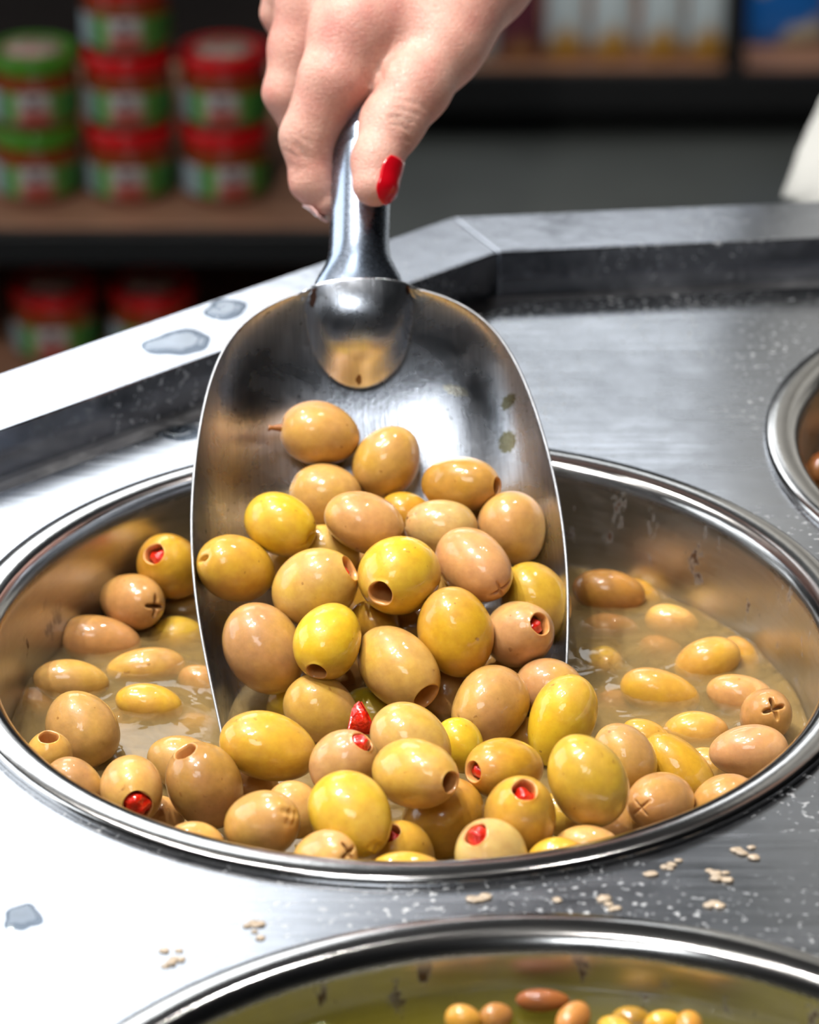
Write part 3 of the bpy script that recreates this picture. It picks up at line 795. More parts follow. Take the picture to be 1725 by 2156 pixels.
# ------------------------------------------------------------------ brine in the pans
def liquid_disc(name, cx, cy, z, R, mat, label, near=(), seed=0, rip=0.00035, z_bottom=0.795):
    rng = random.Random(seed)
    nr, ns = 110, 180
    rr = R * (np.arange(nr + 1) / nr) ** 0.8
    an = 2 * np.pi * np.arange(ns) / ns
    X = cx + rr[:, None] * np.cos(an)
    Y = cy + rr[:, None] * np.sin(an)
    Z = np.full_like(X, z)
    for k in range(7):
        a = rng.uniform(0, 6.28)
        f = rng.uniform(60, 190)
        Z += rip / 3 * np.sin(f * (X * math.cos(a) + Y * math.sin(a)) + rng.uniform(0, 6))
    for (p, ax, ab) in near:
        dx, dy, dz = X - p[0], Y - p[1], z - p[2]
        s = dx * ax[0] + dy * ax[1] + dz * ax[2]
        d2 = dx * dx + dy * dy + dz * dz
        g = np.sqrt(np.maximum(0, s * s / ab[0] ** 2 + (d2 - s * s) / ab[1] ** 2)) - 1
        Z += 0.0014 * np.exp(-np.maximum(g, 0) * ab[1] / 0.0016) * (abs(dz) < ab[1] * 1.1)
    Z += 0.0012 * np.exp(-(R - rr)[:, None] / 0.0015)
    vs = np.stack([X - cx, Y - cy, Z - z], -1).reshape(-1, 3)
    fs = []
    for i in range(nr):
        for k in range(ns):
            k2 = (k + 1) % ns
            if i == 0:
                fs.append((0, ns + k, ns + k2))
            else:
                fs.append((i * ns + k, (i + 1) * ns + k, (i + 1) * ns + k2, i * ns + k2))
    vs = vs.tolist()
    # close it down into a body of liquid that fills the pan
    last = nr * ns
    prev = last
    for (r2, z2) in ((R - 0.0008, -0.02), (R - 0.0030, z_bottom - z)):
        b0 = len(vs)
        vs += [(r2 * math.cos(a), r2 * math.sin(a), z2) for a in an]
        for k in range(ns):
            k2 = (k + 1) % ns
            fs.append((prev + k, b0 + k, b0 + k2, prev + k2))
        prev = b0
    fs.append(tuple(prev + k for k in range(ns - 1, -1, -1)))
    o = link(name, mesh(name, vs, fs), mat)
    o.location = (cx, cy, z)
    tag(o, label, 'brine', kind='stuff')
    return o


liquid_disc('brine', PANS[0][0], PANS[0][1], LIQ_Z, 0.1222, M_BRINE, 'cloudy yellow brine filling the big olive pan', [(a[0], a[1], a[2]) for a in OLIVES], 3)
liquid_disc('olive_oil', PANS[1][0], PANS[1][1], 0.8875, 0.1222, M_OIL, 'green olive oil in the nearest pan', [], 4)
liquid_disc('brown_brine', PANS[2][0], PANS[2][1], 0.876, 0.1222, M_DARKBRINE, 'brown brine in the pan by the far ledge', [], 5)

SMALL = [
    ((0.033954, -0.1566, 0.89), 62, 27, (150, 88, 48), 0.05, 'reddish brown olive nearest the wall of the oil pan'),
    ((0.041336, -0.1649, 0.89), 55, 36, (196, 130, 70), 0.1, 'pinkish round olive in front of the reddish brown one in oil'),
    ((0.013499, -0.1649, 0.89), 42, 34, (206, 150, 40), 0.4, 'small golden olive in oil beside a pinkish brown one'),
    ((0.021917, -0.16407, 0.89), 40, 34, (178, 122, 62), 0.1, 'small pinkish brown olive in oil beside the golden one'),
    ((0.052197, -0.17021, 0.89), 52, 32, (206, 150, 56), 0.4, 'golden olive at the picture edge beside the pinkish round one in oil'),
    ((0.064085, -0.16736, 0.89), 46, 34, (206, 150, 40), 0.4, 'yellow olive in oil touching a similar orange one'),
    ((0.070246, -0.16818, 0.89), 44, 34, (200, 136, 40), 0.3, 'orange olive in oil farthest along the pan'),
    ((0.056552, -0.15923, 0.886), 46, 30, (160, 120, 40), 0.2, 'dark olive sunk in oil behind the golden one'),
    ((0.14354, 0.17804, 0.879), 70, 50, (150, 80, 30), 0.1, 'brown olive in the pan by the far ledge'),
    ((0.15143, 0.211, 0.879), 70, 50, (140, 84, 30), 0.1, 'dark brown olive deeper in the pan by the far ledge'),
]
for _i, (p, a, b, c, pa, lb) in enumerate(SMALL):
    k = 1.12e-4
    place_olive(p, (math.cos(_i * 1.3), math.sin(_i * 1.3) * 0.5, 0.0), (a * k, b * k), c, pa, '', lb, 'small olives in the other pans', 700 + _i)

# ------------------------------------------------------------------ the scoop
SC_O=(-0.016683, 0.14461, 0.96114)
SC_S=(0.99582, 0.091353, 0.0002556)
SC_A=(-0.074876, 0.8146, 0.57518)
SC_N=(0.052336, -0.57279, 0.81803)
HANDLE_BASE=(-0.01684, 0.14633, 0.95869)
HANDLE_DIR=(0.019996, 0.70697, 0.70697)
RIM_T=(0.0, 3.8857e-05, 0.00015543, 0.00034972, 0.00062172, 0.00097143, 0.0013989, 0.001904, 0.0024869, 0.0031474, 0.0038857, 0.0047017, 0.0055955, 0.0065669, 0.007616, 0.0087429, 0.0099475, 0.01123, 0.01259, 0.014028, 0.015543, 0.017136, 0.018807, 0.020556, 0.022382, 0.024286, 0.026268, 0.028327, 0.030464, 0.032679, 0.034972, 0.037342, 0.03979, 0.042316, 0.044919, 0.0476, 0.050359, 0.053196, 0.05611, 0.059102, 0.062172, 0.065319, 0.068544, 0.071847, 0.075228, 0.078686, 0.082222, 0.085836, 0.089527, 0.093297, 0.097143, 0.10107, 0.10507, 0.10915, 0.11331, 0.11754, 0.12186, 0.12625, 0.13072, 0.13526, 0.13989, 0.14459, 0.14937, 0.15422, 0.15916, 0.16417, 0.16926, 0.17443, 0.17968, 0.185)
RIM_W=(0.011899, 0.012351, 0.013133, 0.014187, 0.015462, 0.016909, 0.018489, 0.020164, 0.021903, 0.023678, 0.025466, 0.027247, 0.029004, 0.030723, 0.032394, 0.034009, 0.035561, 0.037045, 0.03846, 0.039804, 0.041078, 0.042283, 0.04342, 0.044493, 0.045506, 0.046462, 0.047364, 0.048218, 0.049027, 0.049795, 0.050526, 0.051224, 0.05189, 0.052528, 0.05314, 0.053726, 0.054289, 0.054828, 0.055343, 0.055833, 0.056296, 0.056731, 0.057134, 0.057503, 0.057834, 0.058123, 0.058367, 0.05856, 0.0587, 0.058782, 0.058802, 0.058757, 0.058643, 0.058458, 0.058202, 0.057873, 0.057473, 0.057004, 0.05647, 0.055878, 0.055235, 0.054553, 0.053845, 0.053127, 0.05242, 0.051747, 0.051136, 0.050617, 0.050228, 0.05001)

SO, SS, SA, SN = Vector(SC_O), Vector(SC_S), Vector(SC_A), Vector(SC_N)
DEP = 0.036


def rim_w(t):
    return float(np.interp(t, RIM_T, RIM_W))


def bowl_h(x, t, q):
    d = DEP * (1 - math.exp(-t / 0.036))
    h = -d * max(0.0, 1 - abs(q) ** 3.2) ** 0.62
    # socket bulge pressed in where the handle joins
    if t < 0.034:
        W = 0.0150 * (1 - (t / 0.038) ** 2.2) + 0.002
        top = 0.0045 - 0.20 * t - 0.0180 * (t / 0.0262) ** 3.4
        if abs(x) < W:
            hb = top - (0.0075 + 0.35 * t) * (1 - math.sqrt(max(0, 1 - (x / W) ** 2)))
        else:
            hb = -1
        k = 0.0050
        if hb > -0.5:
            u = max(k - abs(h - hb), 0) / k
            h = max(h, hb) + u * u * k * 0.25
    return h


def scoop_matrix():
    return Matrix(((SS.x, -SA.x, SN.x, SO.x), (SS.y, -SA.y, SN.y, SO.y), (SS.z, -SA.z, SN.z, SO.z), (0, 0, 0, 1)))


def steel_scoop_mat():
    m, nt, N, L, P = new_mat('scoop_steel')
    co = coords(N)
    br = noise(N, L, mapping(N, L, co, (2600, 55, 55)), 1.0, 3, 0.65)
    sm = noise(N, L, co, 45, 4, 0.6, 0.4)
    P.inputs['Metallic'].default_value = 1.0
    col = mix(N, L, 0.4, ramp(N, L, sm, [(0.35, (0.62, 0.66, 0.74)), (0.65, (0.50, 0.54, 0.62))]), ramp(N, L, br, [(0.3, (0.36, 0.37, 0.40)), (0.7, (0.85, 0.86, 0.88))]))
    # dried stains, each with its own place on the metal
    for (x, t, sx, st, c, rot) in [(0.0305, 0.031, 0.0052, 0.0017, (0.75, 0.72, 0.62), 0.45), (0.0455, 0.052, 0.0030, 0.0040, (0.22, 0.20, 0.10), -0.4), (0.0465, 0.040, 0.0024, 0.0024, (0.20, 0.19, 0.10), 0.2), (-0.0150, 0.0040, 0.0012, 0.0030, (0.16, 0.05, 0.015), 0.2), (-0.001, 0.0262, 0.0012, 0.0010, (0.12, 0.06, 0.02), 0), (-0.040, 0.0145, 0.0010, 0.0016, (0.25, 0.09, 0.02), 0.6), (0.0160, 0.0025, 0.0008, 0.0016, (0.30, 0.11, 0.03), 0)]:
        mp = N.new('ShaderNodeMapping')
        mp.vector_type = 'TEXTURE'
        mp.inputs['Location'].default_value = (x, t, 0)
        mp.inputs['Rotation'].default_value = (0, 0, rot)
        mp.inputs['Scale'].default_value = (sx, st, 1)
        L.new(co, mp.inputs[0])
        sep = N.new('ShaderNodeSeparateXYZ')
        L.new(mp.outputs[0], sep.inputs[0])
        cmb = N.new('ShaderNodeCombineXYZ')
        L.new(sep.outputs[0], cmb.inputs[0])
        L.new(sep.outputs[1], cmb.inputs[1])
        ln = N.new('ShaderNodeVectorMath')
        ln.operation = 'LENGTH'
        L.new(cmb.outputs[0], ln.inputs[0])
        wob = math_node(N, L, 'ADD', ln.outputs['Value'], math_node(N, L, 'MULTIPLY', noise(N, L, co, 900, 3, 0.6), 0.9))
        k = ramp(N, L, math_node(N, L, 'MULTIPLY', wob, 0.5), [(0.62, (0.9, 0.9, 0.9)), (0.70, (0, 0, 0))])
        col = mix(N, L, k, col, c + (1,))
    dots = noise(N, L, co, 700, 1, 0.4)
    few = noise(N, L, co, 60, 2, 0.5)
    k = math_node(N, L, 'MULTIPLY', ramp(N, L, dots, [(0.70, (0, 0, 0)), (0.74, (1, 1, 1))]), ramp(N, L, few, [(0.5, (0, 0, 0)), (0.6, (1, 1, 1))]))
    col = mix(N, L, math_node(N, L, 'MULTIPLY', k, 0.7), col, (0.08, 0.07, 0.06, 1))
    L.new(col, P.inputs['Base Color'])
    L.new(ramp(N, L, sm, [(0.35, (0.20,) * 3), (0.68, (0.36,) * 3)]), P.inputs['Roughness'])
    P.inputs['Anisotropic'].default_value = 0.4
    n1 = bump(N, L, br, 0.16, 0.0004)
    wet = noise(N, L, co, 420, 3, 0.6, 0.8)
    L.new(bump(N, L, wet, 0.08, 0.0006, n1), P.inputs['Normal'])
    return m


M_SCOOP = steel_scoop_mat()
M_EDGE = steel('scoop_edge_steel', (0.36, 0.37, 0.39), 0.45, 0.6, 200.0)


def build_scoop():
    root = empty('metal_scoop')
    root.matrix_world = scoop_matrix()
    nu, nv = 111, 130
    us = np.sin(np.linspace(-math.pi / 2, math.pi / 2, nu))
    tv = np.concatenate([np.linspace(0, 0.04, 70)[:-1], np.linspace(0.04, 0.180, nv - 69)])
    vs, fs = [], []
    for t in tv:
        w = rim_w(t)
        for q in us:
            # more points near the axis for the socket
            qq = q
            x = w * qq
            vs.append((x, t, bowl_h(x, t, qq)))
    nt_ = len(tv)
    for i in range(nt_ - 1):
        for k in range(nu - 1):
            fs.append((i * nu + k, (i + 1) * nu + k, (i + 1) * nu + k + 1, i * nu + k + 1))
    me = mesh('bowl', vs, fs)
    b = link('bowl', me, M_SCOOP, root)
    md = b.modifiers.new('thickness', 'SOLIDIFY')
    md.thickness = 0.0008
    md.offset = -1
    me.materials.append(M_EDGE)
    md.material_offset_rim = 1
    # handle
    inv = root.matrix_world.inverted()
    hb = inv @ Vector(HANDLE_BASE)
    hd = (inv.to_3x3() @ Vector(HANDLE_DIR)).normalized()
    vs, fs = [], []
    ss = [-0.0004, 0.0, 0.002, 0.004, 0.006, 0.008, 0.011, 0.015, 0.02, 0.03, 0.045, 0.06, 0.08, 0.10, 0.115, 0.125, 0.129, 0.130]
    side = Vector((1, 0, 0))
    upv = side.cross(hd).normalized()
    if upv.z < 0:
        upv = -upv
    seg = 40
    for s in ss:
        k = min(1, max(0, s / 0.014))
        k = k * k * (3 - 2 * k)
        rx = 0.0150 * (1 - k) + 0.0099 * k
        rz = 0.0075 * (1 - k) + 0.0092 * k
        if s > 0.12:
            e = math.sqrt(max(0.0, 1 - ((s - 0.12) / 0.0101) ** 2))
            rx, rz = rx * e, rz * e
        c = hb + hd * s
        for j in range(seg):
            a = 2 * math.pi * j / seg
            vs.append(tuple(c + side * (rx * math.cos(a)) + upv * (rz * math.sin(a))))
    for i in range(len(ss) - 1):
        for j in range(seg):
            j2 = (j + 1) % seg
            fs.append((i * seg + j, i * seg + j2, (i + 1) * seg + j2, (i + 1) * seg + j))
    fs.append(tuple(range(seg - 1, -1, -1)))
    fs.append(tuple((len(ss) - 1) * seg + j for j in range(seg)))
    link('handle', mesh('handle', vs, fs), steel('handle_steel', (0.36, 0.42, 0.52), 0.22, 0.30, 7.0, (900, 900, 30), bmp=0.01), root)
    tag(root, 'stainless steel serving scoop full of olives, held by its round handle', 'scoop')


build_scoop()

# ------------------------------------------------------------------ the hand
HAND_O=(-0.0151, 0.2064, 1.0188)
HAND_R=(1.0, 0.0, 0.0)
HAND_U=(-0.0, 0.44698, 0.89454)
HAND_F=(0.0, 0.89454, -0.44698)
FINGERS={
 'index':[(-0.0038972, 0.007142, -0.010911, 0.012612),(-0.0099339, -0.010206, -0.015813, 0.011614),(-0.01864, -0.028771, -0.01342, 0.0089658),(-0.01725, -0.043469, -0.01254, 0.0070839),(-0.013147, -0.050431, -0.012921, 0.0044062)],
 'middle':[(-0.016168, 0.021072, 0.010852, 0.012539),(-0.022281, 0.0042077, 0.010966, 0.01029),(-0.027057, -0.011227, 0.0096937, 0.0072268),(-0.020785, -0.025946, 0.014471, 0.0061286),(-0.012703, -0.034086, 0.013742, 0.0054799)],
 'ring':[(-0.022997, 0.035076, 0.032527, 0.01147),(-0.02728, 0.025339, 0.033134, 0.0078694),(-0.03014, 0.019388, 0.034996, 0.0059116),(-0.023203, 0.0014983, 0.03874, 0.0056014),(-0.013237, -0.0088032, 0.035418, 0.0049281)],
 'pinky':[(-0.025278, 0.05144, 0.051083, 0.0099905),(-0.028792, 0.037247, 0.05596, 0.0053506),(-0.020469, 0.017363, 0.057201, 0.0046867),(-0.012035, 0.0086074, 0.054409, 0.0041746)],
 'thumb':[(0.027012, 0.0012737, -0.010034, 0.01136),(0.016588, -0.012959, -0.017698, 0.011908),(0.0092629, -0.025706, -0.024885, 0.010273),(0.0043441, -0.03851, -0.031149, 0.0078928),(0.0037535, -0.046516, -0.033865, 0.0072556)],
}
PALM=[
 [(-0.0038972, 0.007142, -0.010911, 0.012612),(0.0098741, 0.033169, 0.011094, 0.016884),(0.037949, 0.075952, 0.048726, 0.021602)],
 [(-0.016168, 0.021072, 0.010852, 0.012539),(0.001666, 0.042044, 0.02537, 0.016284),(0.037949, 0.075952, 0.048726, 0.021602)],
 [(-0.022997, 0.035076, 0.032527, 0.01147),(-0.0051424, 0.053191, 0.042228, 0.014872),(0.041523, 0.081505, 0.059889, 0.020971)],
 [(-0.025278, 0.05144, 0.051083, 0.0099905),(-0.0088142, 0.068152, 0.060253, 0.013426),(0.045035, 0.086109, 0.066053, 0.020238)],
 [(-0.00029433, 0.0064362, -0.0092466, 0.012947),(0.029804, 0.017538, -0.0017112, 0.012081)],
 [(0.027012, 0.0012737, -0.010034, 0.01136),(0.03964, 0.030094, 0.01196, 0.016092),(0.046257, 0.075952, 0.048726, 0.021602)],
 [(0.017926, 0.030744, 0.01596, 0.019379),(0.037892, 0.067094, 0.04583, 0.023206)],
 [(0.00036315, -0.0035937, 0.00074008, 0.0098777),(0.012327, -0.010764, -0.0054771, 0.010773),(0.025804, 0.0036359, -0.004476, 0.011417)],
 [(0.037949, 0.075952, 0.048726, 0.021602),(0.060718, 0.11266, 0.079274, 0.023022),(0.08148, 0.17016, 0.11642, 0.030772)],
]
CREASES=[
 ([(0.00882,-0.02703),(0.01238,-0.02735),(0.01626,-0.02929)],0.0006,0.0009),
 ([(0.00772,-0.02444),(0.01238,-0.02476),(0.01782,-0.02654)],0.0006,0.0008),
 ([(0.00849,-0.02152),(0.01393,-0.02250),(0.01984,-0.02395)],0.0006,0.0007),
 ([(0.01004,-0.01860),(0.01627,-0.01990),(0.02171,-0.02120)],0.0006,0.0005),
 ([(0.01316,-0.03090),(0.01595,-0.03251)],0.0005,0.0006),
 ([(0.00537,-0.01633),(0.01471,-0.01633)],0.0006,0.0005),
 ([(-0.02746,-0.02993),(-0.02371,-0.03219),(-0.01933,-0.03605),(-0.01777,-0.03733)],0.0005,0.0006),
 ([(-0.02688,-0.02686),(-0.02170,-0.03219),(-0.01810,-0.03540)],0.0005,0.0006),
 ([(-0.02535,-0.02525),(-0.02016,-0.03058),(-0.01627,-0.03283)],0.0005,0.0005),
 ([(-0.02649,-0.03315),(-0.02321,-0.03540),(-0.01932,-0.03733)],0.0005,0.0006),
 ([(-0.02549,-0.03862),(-0.02161,-0.03990),(-0.01805,-0.03990)],0.0005,0.0006),
 ([(-0.02484,-0.04054),(-0.02081,-0.04214),(-0.01772,-0.04246)],0.0005,0.0005),
 ([(-0.01968,-0.00327),(-0.01528,-0.00572),(-0.01028,-0.00654)],0.0005,0.0002),
 ([(-0.01783,-0.00080),(-0.01187,-0.00245),(-0.00640,-0.00294)],0.0005,0.0002),
 ([(-0.02090,-0.00654),(-0.01651,-0.00850),(-0.01182,-0.00899)],0.0005,0.0002),
 ([(0.00377,-0.00327),(0.00534,-0.00818),(0.00723,-0.01340)],0.0007,0.0006),
 ([(-0.00012,-0.00818),(0.00193,-0.01226),(0.00381,-0.01633)],0.0007,0.0005),
 ([(0.01002,-0.00294),(0.01034,-0.00654),(0.01097,-0.00948)],0.0007,0.0005),
]



def round_cone(P, a, b):
    pa = np.array(a[:3])
    ba = np.array(b[:3]) - pa
    l2 = ba @ ba
    t = np.clip(((P - pa) @ ba) / l2, 0, 1)
    d = np.linalg.norm(P - pa - t[..., None] * ba, axis=-1)
    return d - (a[3] + (b[3] - a[3]) * t)


def smin(a, b, k):
    h = np.maximum(k - np.abs(a - b), 0) / k
    return np.minimum(a, b) - h * h * k * 0.25


def hand_sdf(P):
    body = None
    for ch in PALM:
        for i in range(len(ch) - 1):
            d = round_cone(P, ch[i], ch[i + 1])
            body = d if body is None else smin(body, d, 0.010)
    parts = []
    for nm, ch in FINGERS.items():
        fd = None
        for i in range(len(ch) - 1):
            d = round_cone(P, ch[i], ch[i + 1])
            fd = d if fd is None else smin(fd, d, 0.003)
        parts.append(smin(body, fd, 0.0035 if nm == 'thumb' else 0.007))
    out = parts[0]
    for p in parts[1:]:
        out = smin(out, p, 0.0012)
    return out


def surface_nets(F, org, h):
    s = F < 0
    nx, ny, nz = F.shape
    cnt = np.zeros((nx - 1, ny - 1, nz - 1))
    acc = np.zeros((nx - 1, ny - 1, nz - 1, 3))
    cs = [(i, j, k) for i in (0, 1) for j in (0, 1) for k in (0, 1)]

    def sub(A, c):
        return A[c[0]:nx - 1 + c[0], c[1]:ny - 1 + c[1], c[2]:nz - 1 + c[2]]
    for c0 in cs:
        for ax in range(3):
            if c0[ax]:
                continue
            c1 = list(c0)
            c1[ax] = 1
            f0, f1 = sub(F, c0), sub(F, c1)
            x = (f0 < 0) != (f1 < 0)
            t = np.where(x, f0 / np.where(x, f0 - f1, 1), 0)
            cnt += x
            for a in range(3):
                acc[..., a] += x * (c0[a] + (t if a == ax else 0))
    act = cnt > 0
    idx = -np.ones(act.shape, int)
    idx[act] = np.arange(act.sum())
    ii = np.argwhere(act)
    V = org + h * (ii + acc[act] / cnt[act][:, None])
    quads = []
    for ax in range(3):
        o = [a for a in range(3) if a != ax]
        sl0 = [slice(None)] * 3
        sl1 = [slice(None)] * 3
        sl0[ax] = slice(0, -1)
        sl1[ax] = slice(1, None)
        a0, a1 = s[tuple(sl0)], s[tuple(sl1)]
        e = np.argwhere(a0 != a1)
        e = e[(e[:, o[0]] > 0) & (e[:, o[1]] > 0) & (e[:, o[0]] < F.shape[o[0]] - 1) & (e[:, o[1]] < F.shape[o[1]] - 1)]
        ins = a0[tuple(e.T)]

        def cell(d0, d1):
            q = e.copy()
            q[:, o[0]] -= d0
            q[:, o[1]] -= d1
            return idx[tuple(q.T)]
        Q = np.stack([cell(1, 1), cell(0, 1), cell(0, 0), cell(1, 0)], 1)
        flip = ins if ax != 1 else ~ins
        Q[~flip] = Q[~flip][:, ::-1]
        quads.append(Q)
    return V, np.concatenate(quads)


def skin_material():
    m, nt, N, L, P = new_mat('hand_skin')
    co = coords(N)
    a = noise(N, L, co, 60, 3, 0.55)
    b = noise(N, L, co, 900, 3, 0.6)
    c = ramp(N, L, a, [(0.3, srgb((206, 162, 146))), (0.5, srgb((202, 150, 134))), (0.72, srgb((192, 128, 116)))])
    c = mix(N, L, 0.25, c, ramp(N, L, b, [(0.3, (0.3, 0.3, 0.3)), (0.7, (0.7, 0.7, 0.7))]), 'OVERLAY')
    L.new(c, P.inputs['Base Color'])
    P.inputs['Roughness'].default_value = 0.42
    P.inputs['Specular IOR Level'].default_value = 0.45
    P.inputs['Subsurface Weight'].default_value = 0.35
    P.inputs['Subsurface Radius'].default_value = (1.0, 0.35, 0.2)
    P.inputs['Subsurface Scale'].default_value = 0.003
    vo = N.new('ShaderNodeTexVoronoi')
    vo.feature = 'DISTANCE_TO_EDGE'
    vo.inputs['Scale'].default_value = 900
    L.new(mapping(N, L, co, (1, 0.45, 1), (0, 0, 0.5)), vo.inputs['Vector'])
    ln = noise(N, L, mapping(N, L, co, (300, 1500, 300), (0, 0, 0.6)), 1.0, 3, 0.6, 0.8)
    n1 = bump(N, L, ramp(N, L, vo.outputs['Distance'], [(0.0, (0, 0, 0)), (0.12, (1, 1, 1))]), 0.35, 0.0004)
    L.new(bump(N, L, ln, 0.42, 0.0006, n1), P.inputs['Normal'])
    return m


M_SKIN = skin_material()
HAND_M = Matrix(((HAND_R[0], HAND_U[0], HAND_F[0], HAND_O[0]), (HAND_R[1], HAND_U[1], HAND_F[1], HAND_O[1]), (HAND_R[2], HAND_U[2], HAND_F[2], HAND_O[2]), (0, 0, 0, 1)))


def build_hand():
    allp = [p for ch in list(FINGERS.values()) + PALM for p in ch]
    lo = np.min([[p[k] - p[3] - 0.004 for k in range(3)] for p in allp], 0)
    hi = np.max([[p[k] + p[3] + 0.004 for k in range(3)] for p in allp], 0)
    h = 0.0012
    n = np.ceil((hi - lo) / h).astype(int) + 1
    st = 5
    nc = n // st + 2
    C3 = np.stack(np.meshgrid(*[lo[k] + h * st * np.arange(nc[k]) for k in range(3)], indexing='ij'), -1)
    gc = hand_sdf(C3)
    g = np.repeat(np.repeat(np.repeat(gc, st, 0), st, 1), st, 2)[2:n[0] + 2, 2:n[1] + 2, 2:n[2] + 2]
    g = np.ascontiguousarray(g)
    near = np.argwhere(np.abs(g) < h * st * 1.2)
    g[tuple(near.T)] = hand_sdf(lo + h * near)
    V, Q = surface_nets(g, lo, h)
    # settle the points on the smooth surface, take normals, press in the skin creases
    e = 0.0004
    for it in range(2):
        d = hand_sdf(V)
        G = np.stack([hand_sdf(V + e * np.eye(3)[k]) - hand_sdf(V - e * np.eye(3)[k]) for k in range(3)], -1)
        G /= np.linalg.norm(G, axis=1)[:, None] + 1e-12
        V = V - d[:, None] * G
    dep = np.zeros(len(V))
    front = G[:, 2] < 0.25
    for pts, wd, dp in CREASES:
        best = np.full(len(V), 1.0)
        tt = np.zeros(len(V))
        nseg = len(pts) - 1
        for i in range(nseg):
            a, b = np.array(pts[i]), np.array(pts[i + 1])
            ba = b - a
            t = np.clip(((V[:, :2] - a) @ ba) / (ba @ ba), 0, 1)
            d = np.linalg.norm(V[:, :2] - a - t[:, None] * ba, axis=1)
            upd = d < best
            best = np.where(upd, d, best)
            tt = np.where(upd, (i + t) / nseg, tt)
        fade = np.clip(1 - np.abs(2 * tt - 1) ** 3, 0.15, 1)
        dep += dp * np.exp(-(best / wd) ** 2) * fade * front
    V = V - G * np.minimum(dep, 0.0012)[:, None]
    me = mesh('hand', V.tolist(), Q.tolist())
    o = link('hand', me, M_SKIN)
    o.matrix_world = HAND_M
    tag(o, 'bare hand with a red thumbnail gripping the scoop handle', 'hand')
    return o


HAND = build_hand()


def nail(tip, prev, normal, length, width, shift, mat, label):
    t, p = np.array(tip[:3]), np.array(prev[:3])
    ax = (t - p) / np.linalg.norm(t - p)
    nn = np.array(normal, float)
    nn = nn - ax * (nn @ ax)
    nn /= np.linalg.norm(nn)
    sd = np.cross(ax, nn)
    r = tip[3]
    nu, nv = 15, 21
    vs, fs = [], []
    for j in range(nv):
        v = j / (nv - 1) * 2 - 1
        half = width / 2 * (1 - max(0, v - 0.35) ** 2 * 1.1) * (1 - max(0, -v - 0.55) ** 2 * 1.6)
        for i in range(nu):
            u = i / (nu - 1) * 2 - 1
            base = t + ax * (shift + v * length / 2 - 0.0012 * u * u * (v > 0) * v) + sd * (u * half)
            q = base + nn * (r * 2.0)
            for it in range(40):
                d = float(hand_sdf(q[None])[0])
                if d < 0.0002:
                    break
                q = q - nn * max(d * 0.8, 0.0001)
                if (q - base) @ nn < r * 0.55:
                    break
            q = q + nn * (0.0006 + 0.0002 * (1 - u * u))
            vs.append(q)
    for j in range(nv - 1):
        for i in range(nu - 1):
            fs.append((j * nu + i, j * nu + i + 1, (j + 1) * nu + i + 1, (j + 1) * nu + i))
    # keep the nail smooth along its length: average rows
    A = np.array(vs).reshape(nv, nu, 3)
    for it in range(3):
        A[1:-1] = (A[:-2] + A[1:-1] * 2 + A[2:]) / 4
        A[:, 1:-1] = (A[:, :-2] + A[:, 1:-1] * 2 + A[:, 2:]) / 4
    me = mesh('fingernail', A.reshape(-1, 3).tolist(), fs)
    o = link('fingernail', me, mat, HAND)
    md = o.modifiers.new('thickness', 'SOLIDIFY')
    md.thickness = 0.0007
    md.offset = 0
    o['label'] = label


M_REDNAIL = plain('red_nail_polish', (190, 8, 24), 0.2, coat=1.0, var=0.05)
M_NAIL = plain('bare_nail', (226, 178, 170), 0.25, coat=0.6, var=0.05)
nail(FINGERS['thumb'][4], FINGERS['thumb'][3], (0.80, 0.05, -0.60), 0.0150, 0.0105, 0.0003, M_REDNAIL, 'glossy red thumbnail')
nail(FINGERS['index'][4], FINGERS['index'][3], (-0.75, -0.5, 0.35), 0.009, 0.009, 0.0016, M_NAIL, 'pale index fingernail')

# ------------------------------------------------------------------ shelves behind
M_WOOD = plain('shelf_wood', (150, 108, 84), 0.5, var=0.2, scale=12)
M_BLACK = plain('black_metal', (14, 14, 16), 0.5, scale=20)


def boxpart(name, lo, hi, mat, parent, bev=0.002):
    return link(name, box_mesh(name, lo, hi, bev), mat, parent, smooth=False)


JY = 1.45
SHELF_Z = (0.49076,)[0]
LOW_TOP = (0.41995,)[0]
EDGE_LOW = (0.465,)[0]
JK = 0.868
JH = 0.0652 * JK
unit = empty('shelf_unit', (0, 0, 0))
tag(unit, 'black shelf unit with wooden boards stacked with red and green lidded jars', 'shelf')
X0, X1 = -1.1, -0.035
for z in (SHELF_Z, LOW_TOP - JH, 0.12):
    b = boxpart('board', (X0, 1.385, z - 0.012), (X1, 1.75, z), M_WOOD, unit)
    boxpart('board_edge', (X0, 1.372, (EDGE_LOW if z == SHELF_Z else z - 0.02)), (X1, 1.3845, z - 0.002), M_BLACK, b)
boxpart('back_panel', (X0, 1.755, 0.0), (X1, 1.775, 1.5), M_BLACK, unit)
boxpart('side_panel', (X0 - 0.02, 1.38, 0.0), (X0 - 0.001, 1.775, 1.5), M_BLACK, unit)
boxpart('side_panel', (X1 + 0.001, 1.38, 0.0), (X1 + 0.012, 1.775, SHELF_Z + 0.002), M_BLACK, unit)
boxpart('plinth', (X0, 1.40, 0.0), (X1, 1.75, 0.088), M_BLACK, unit)


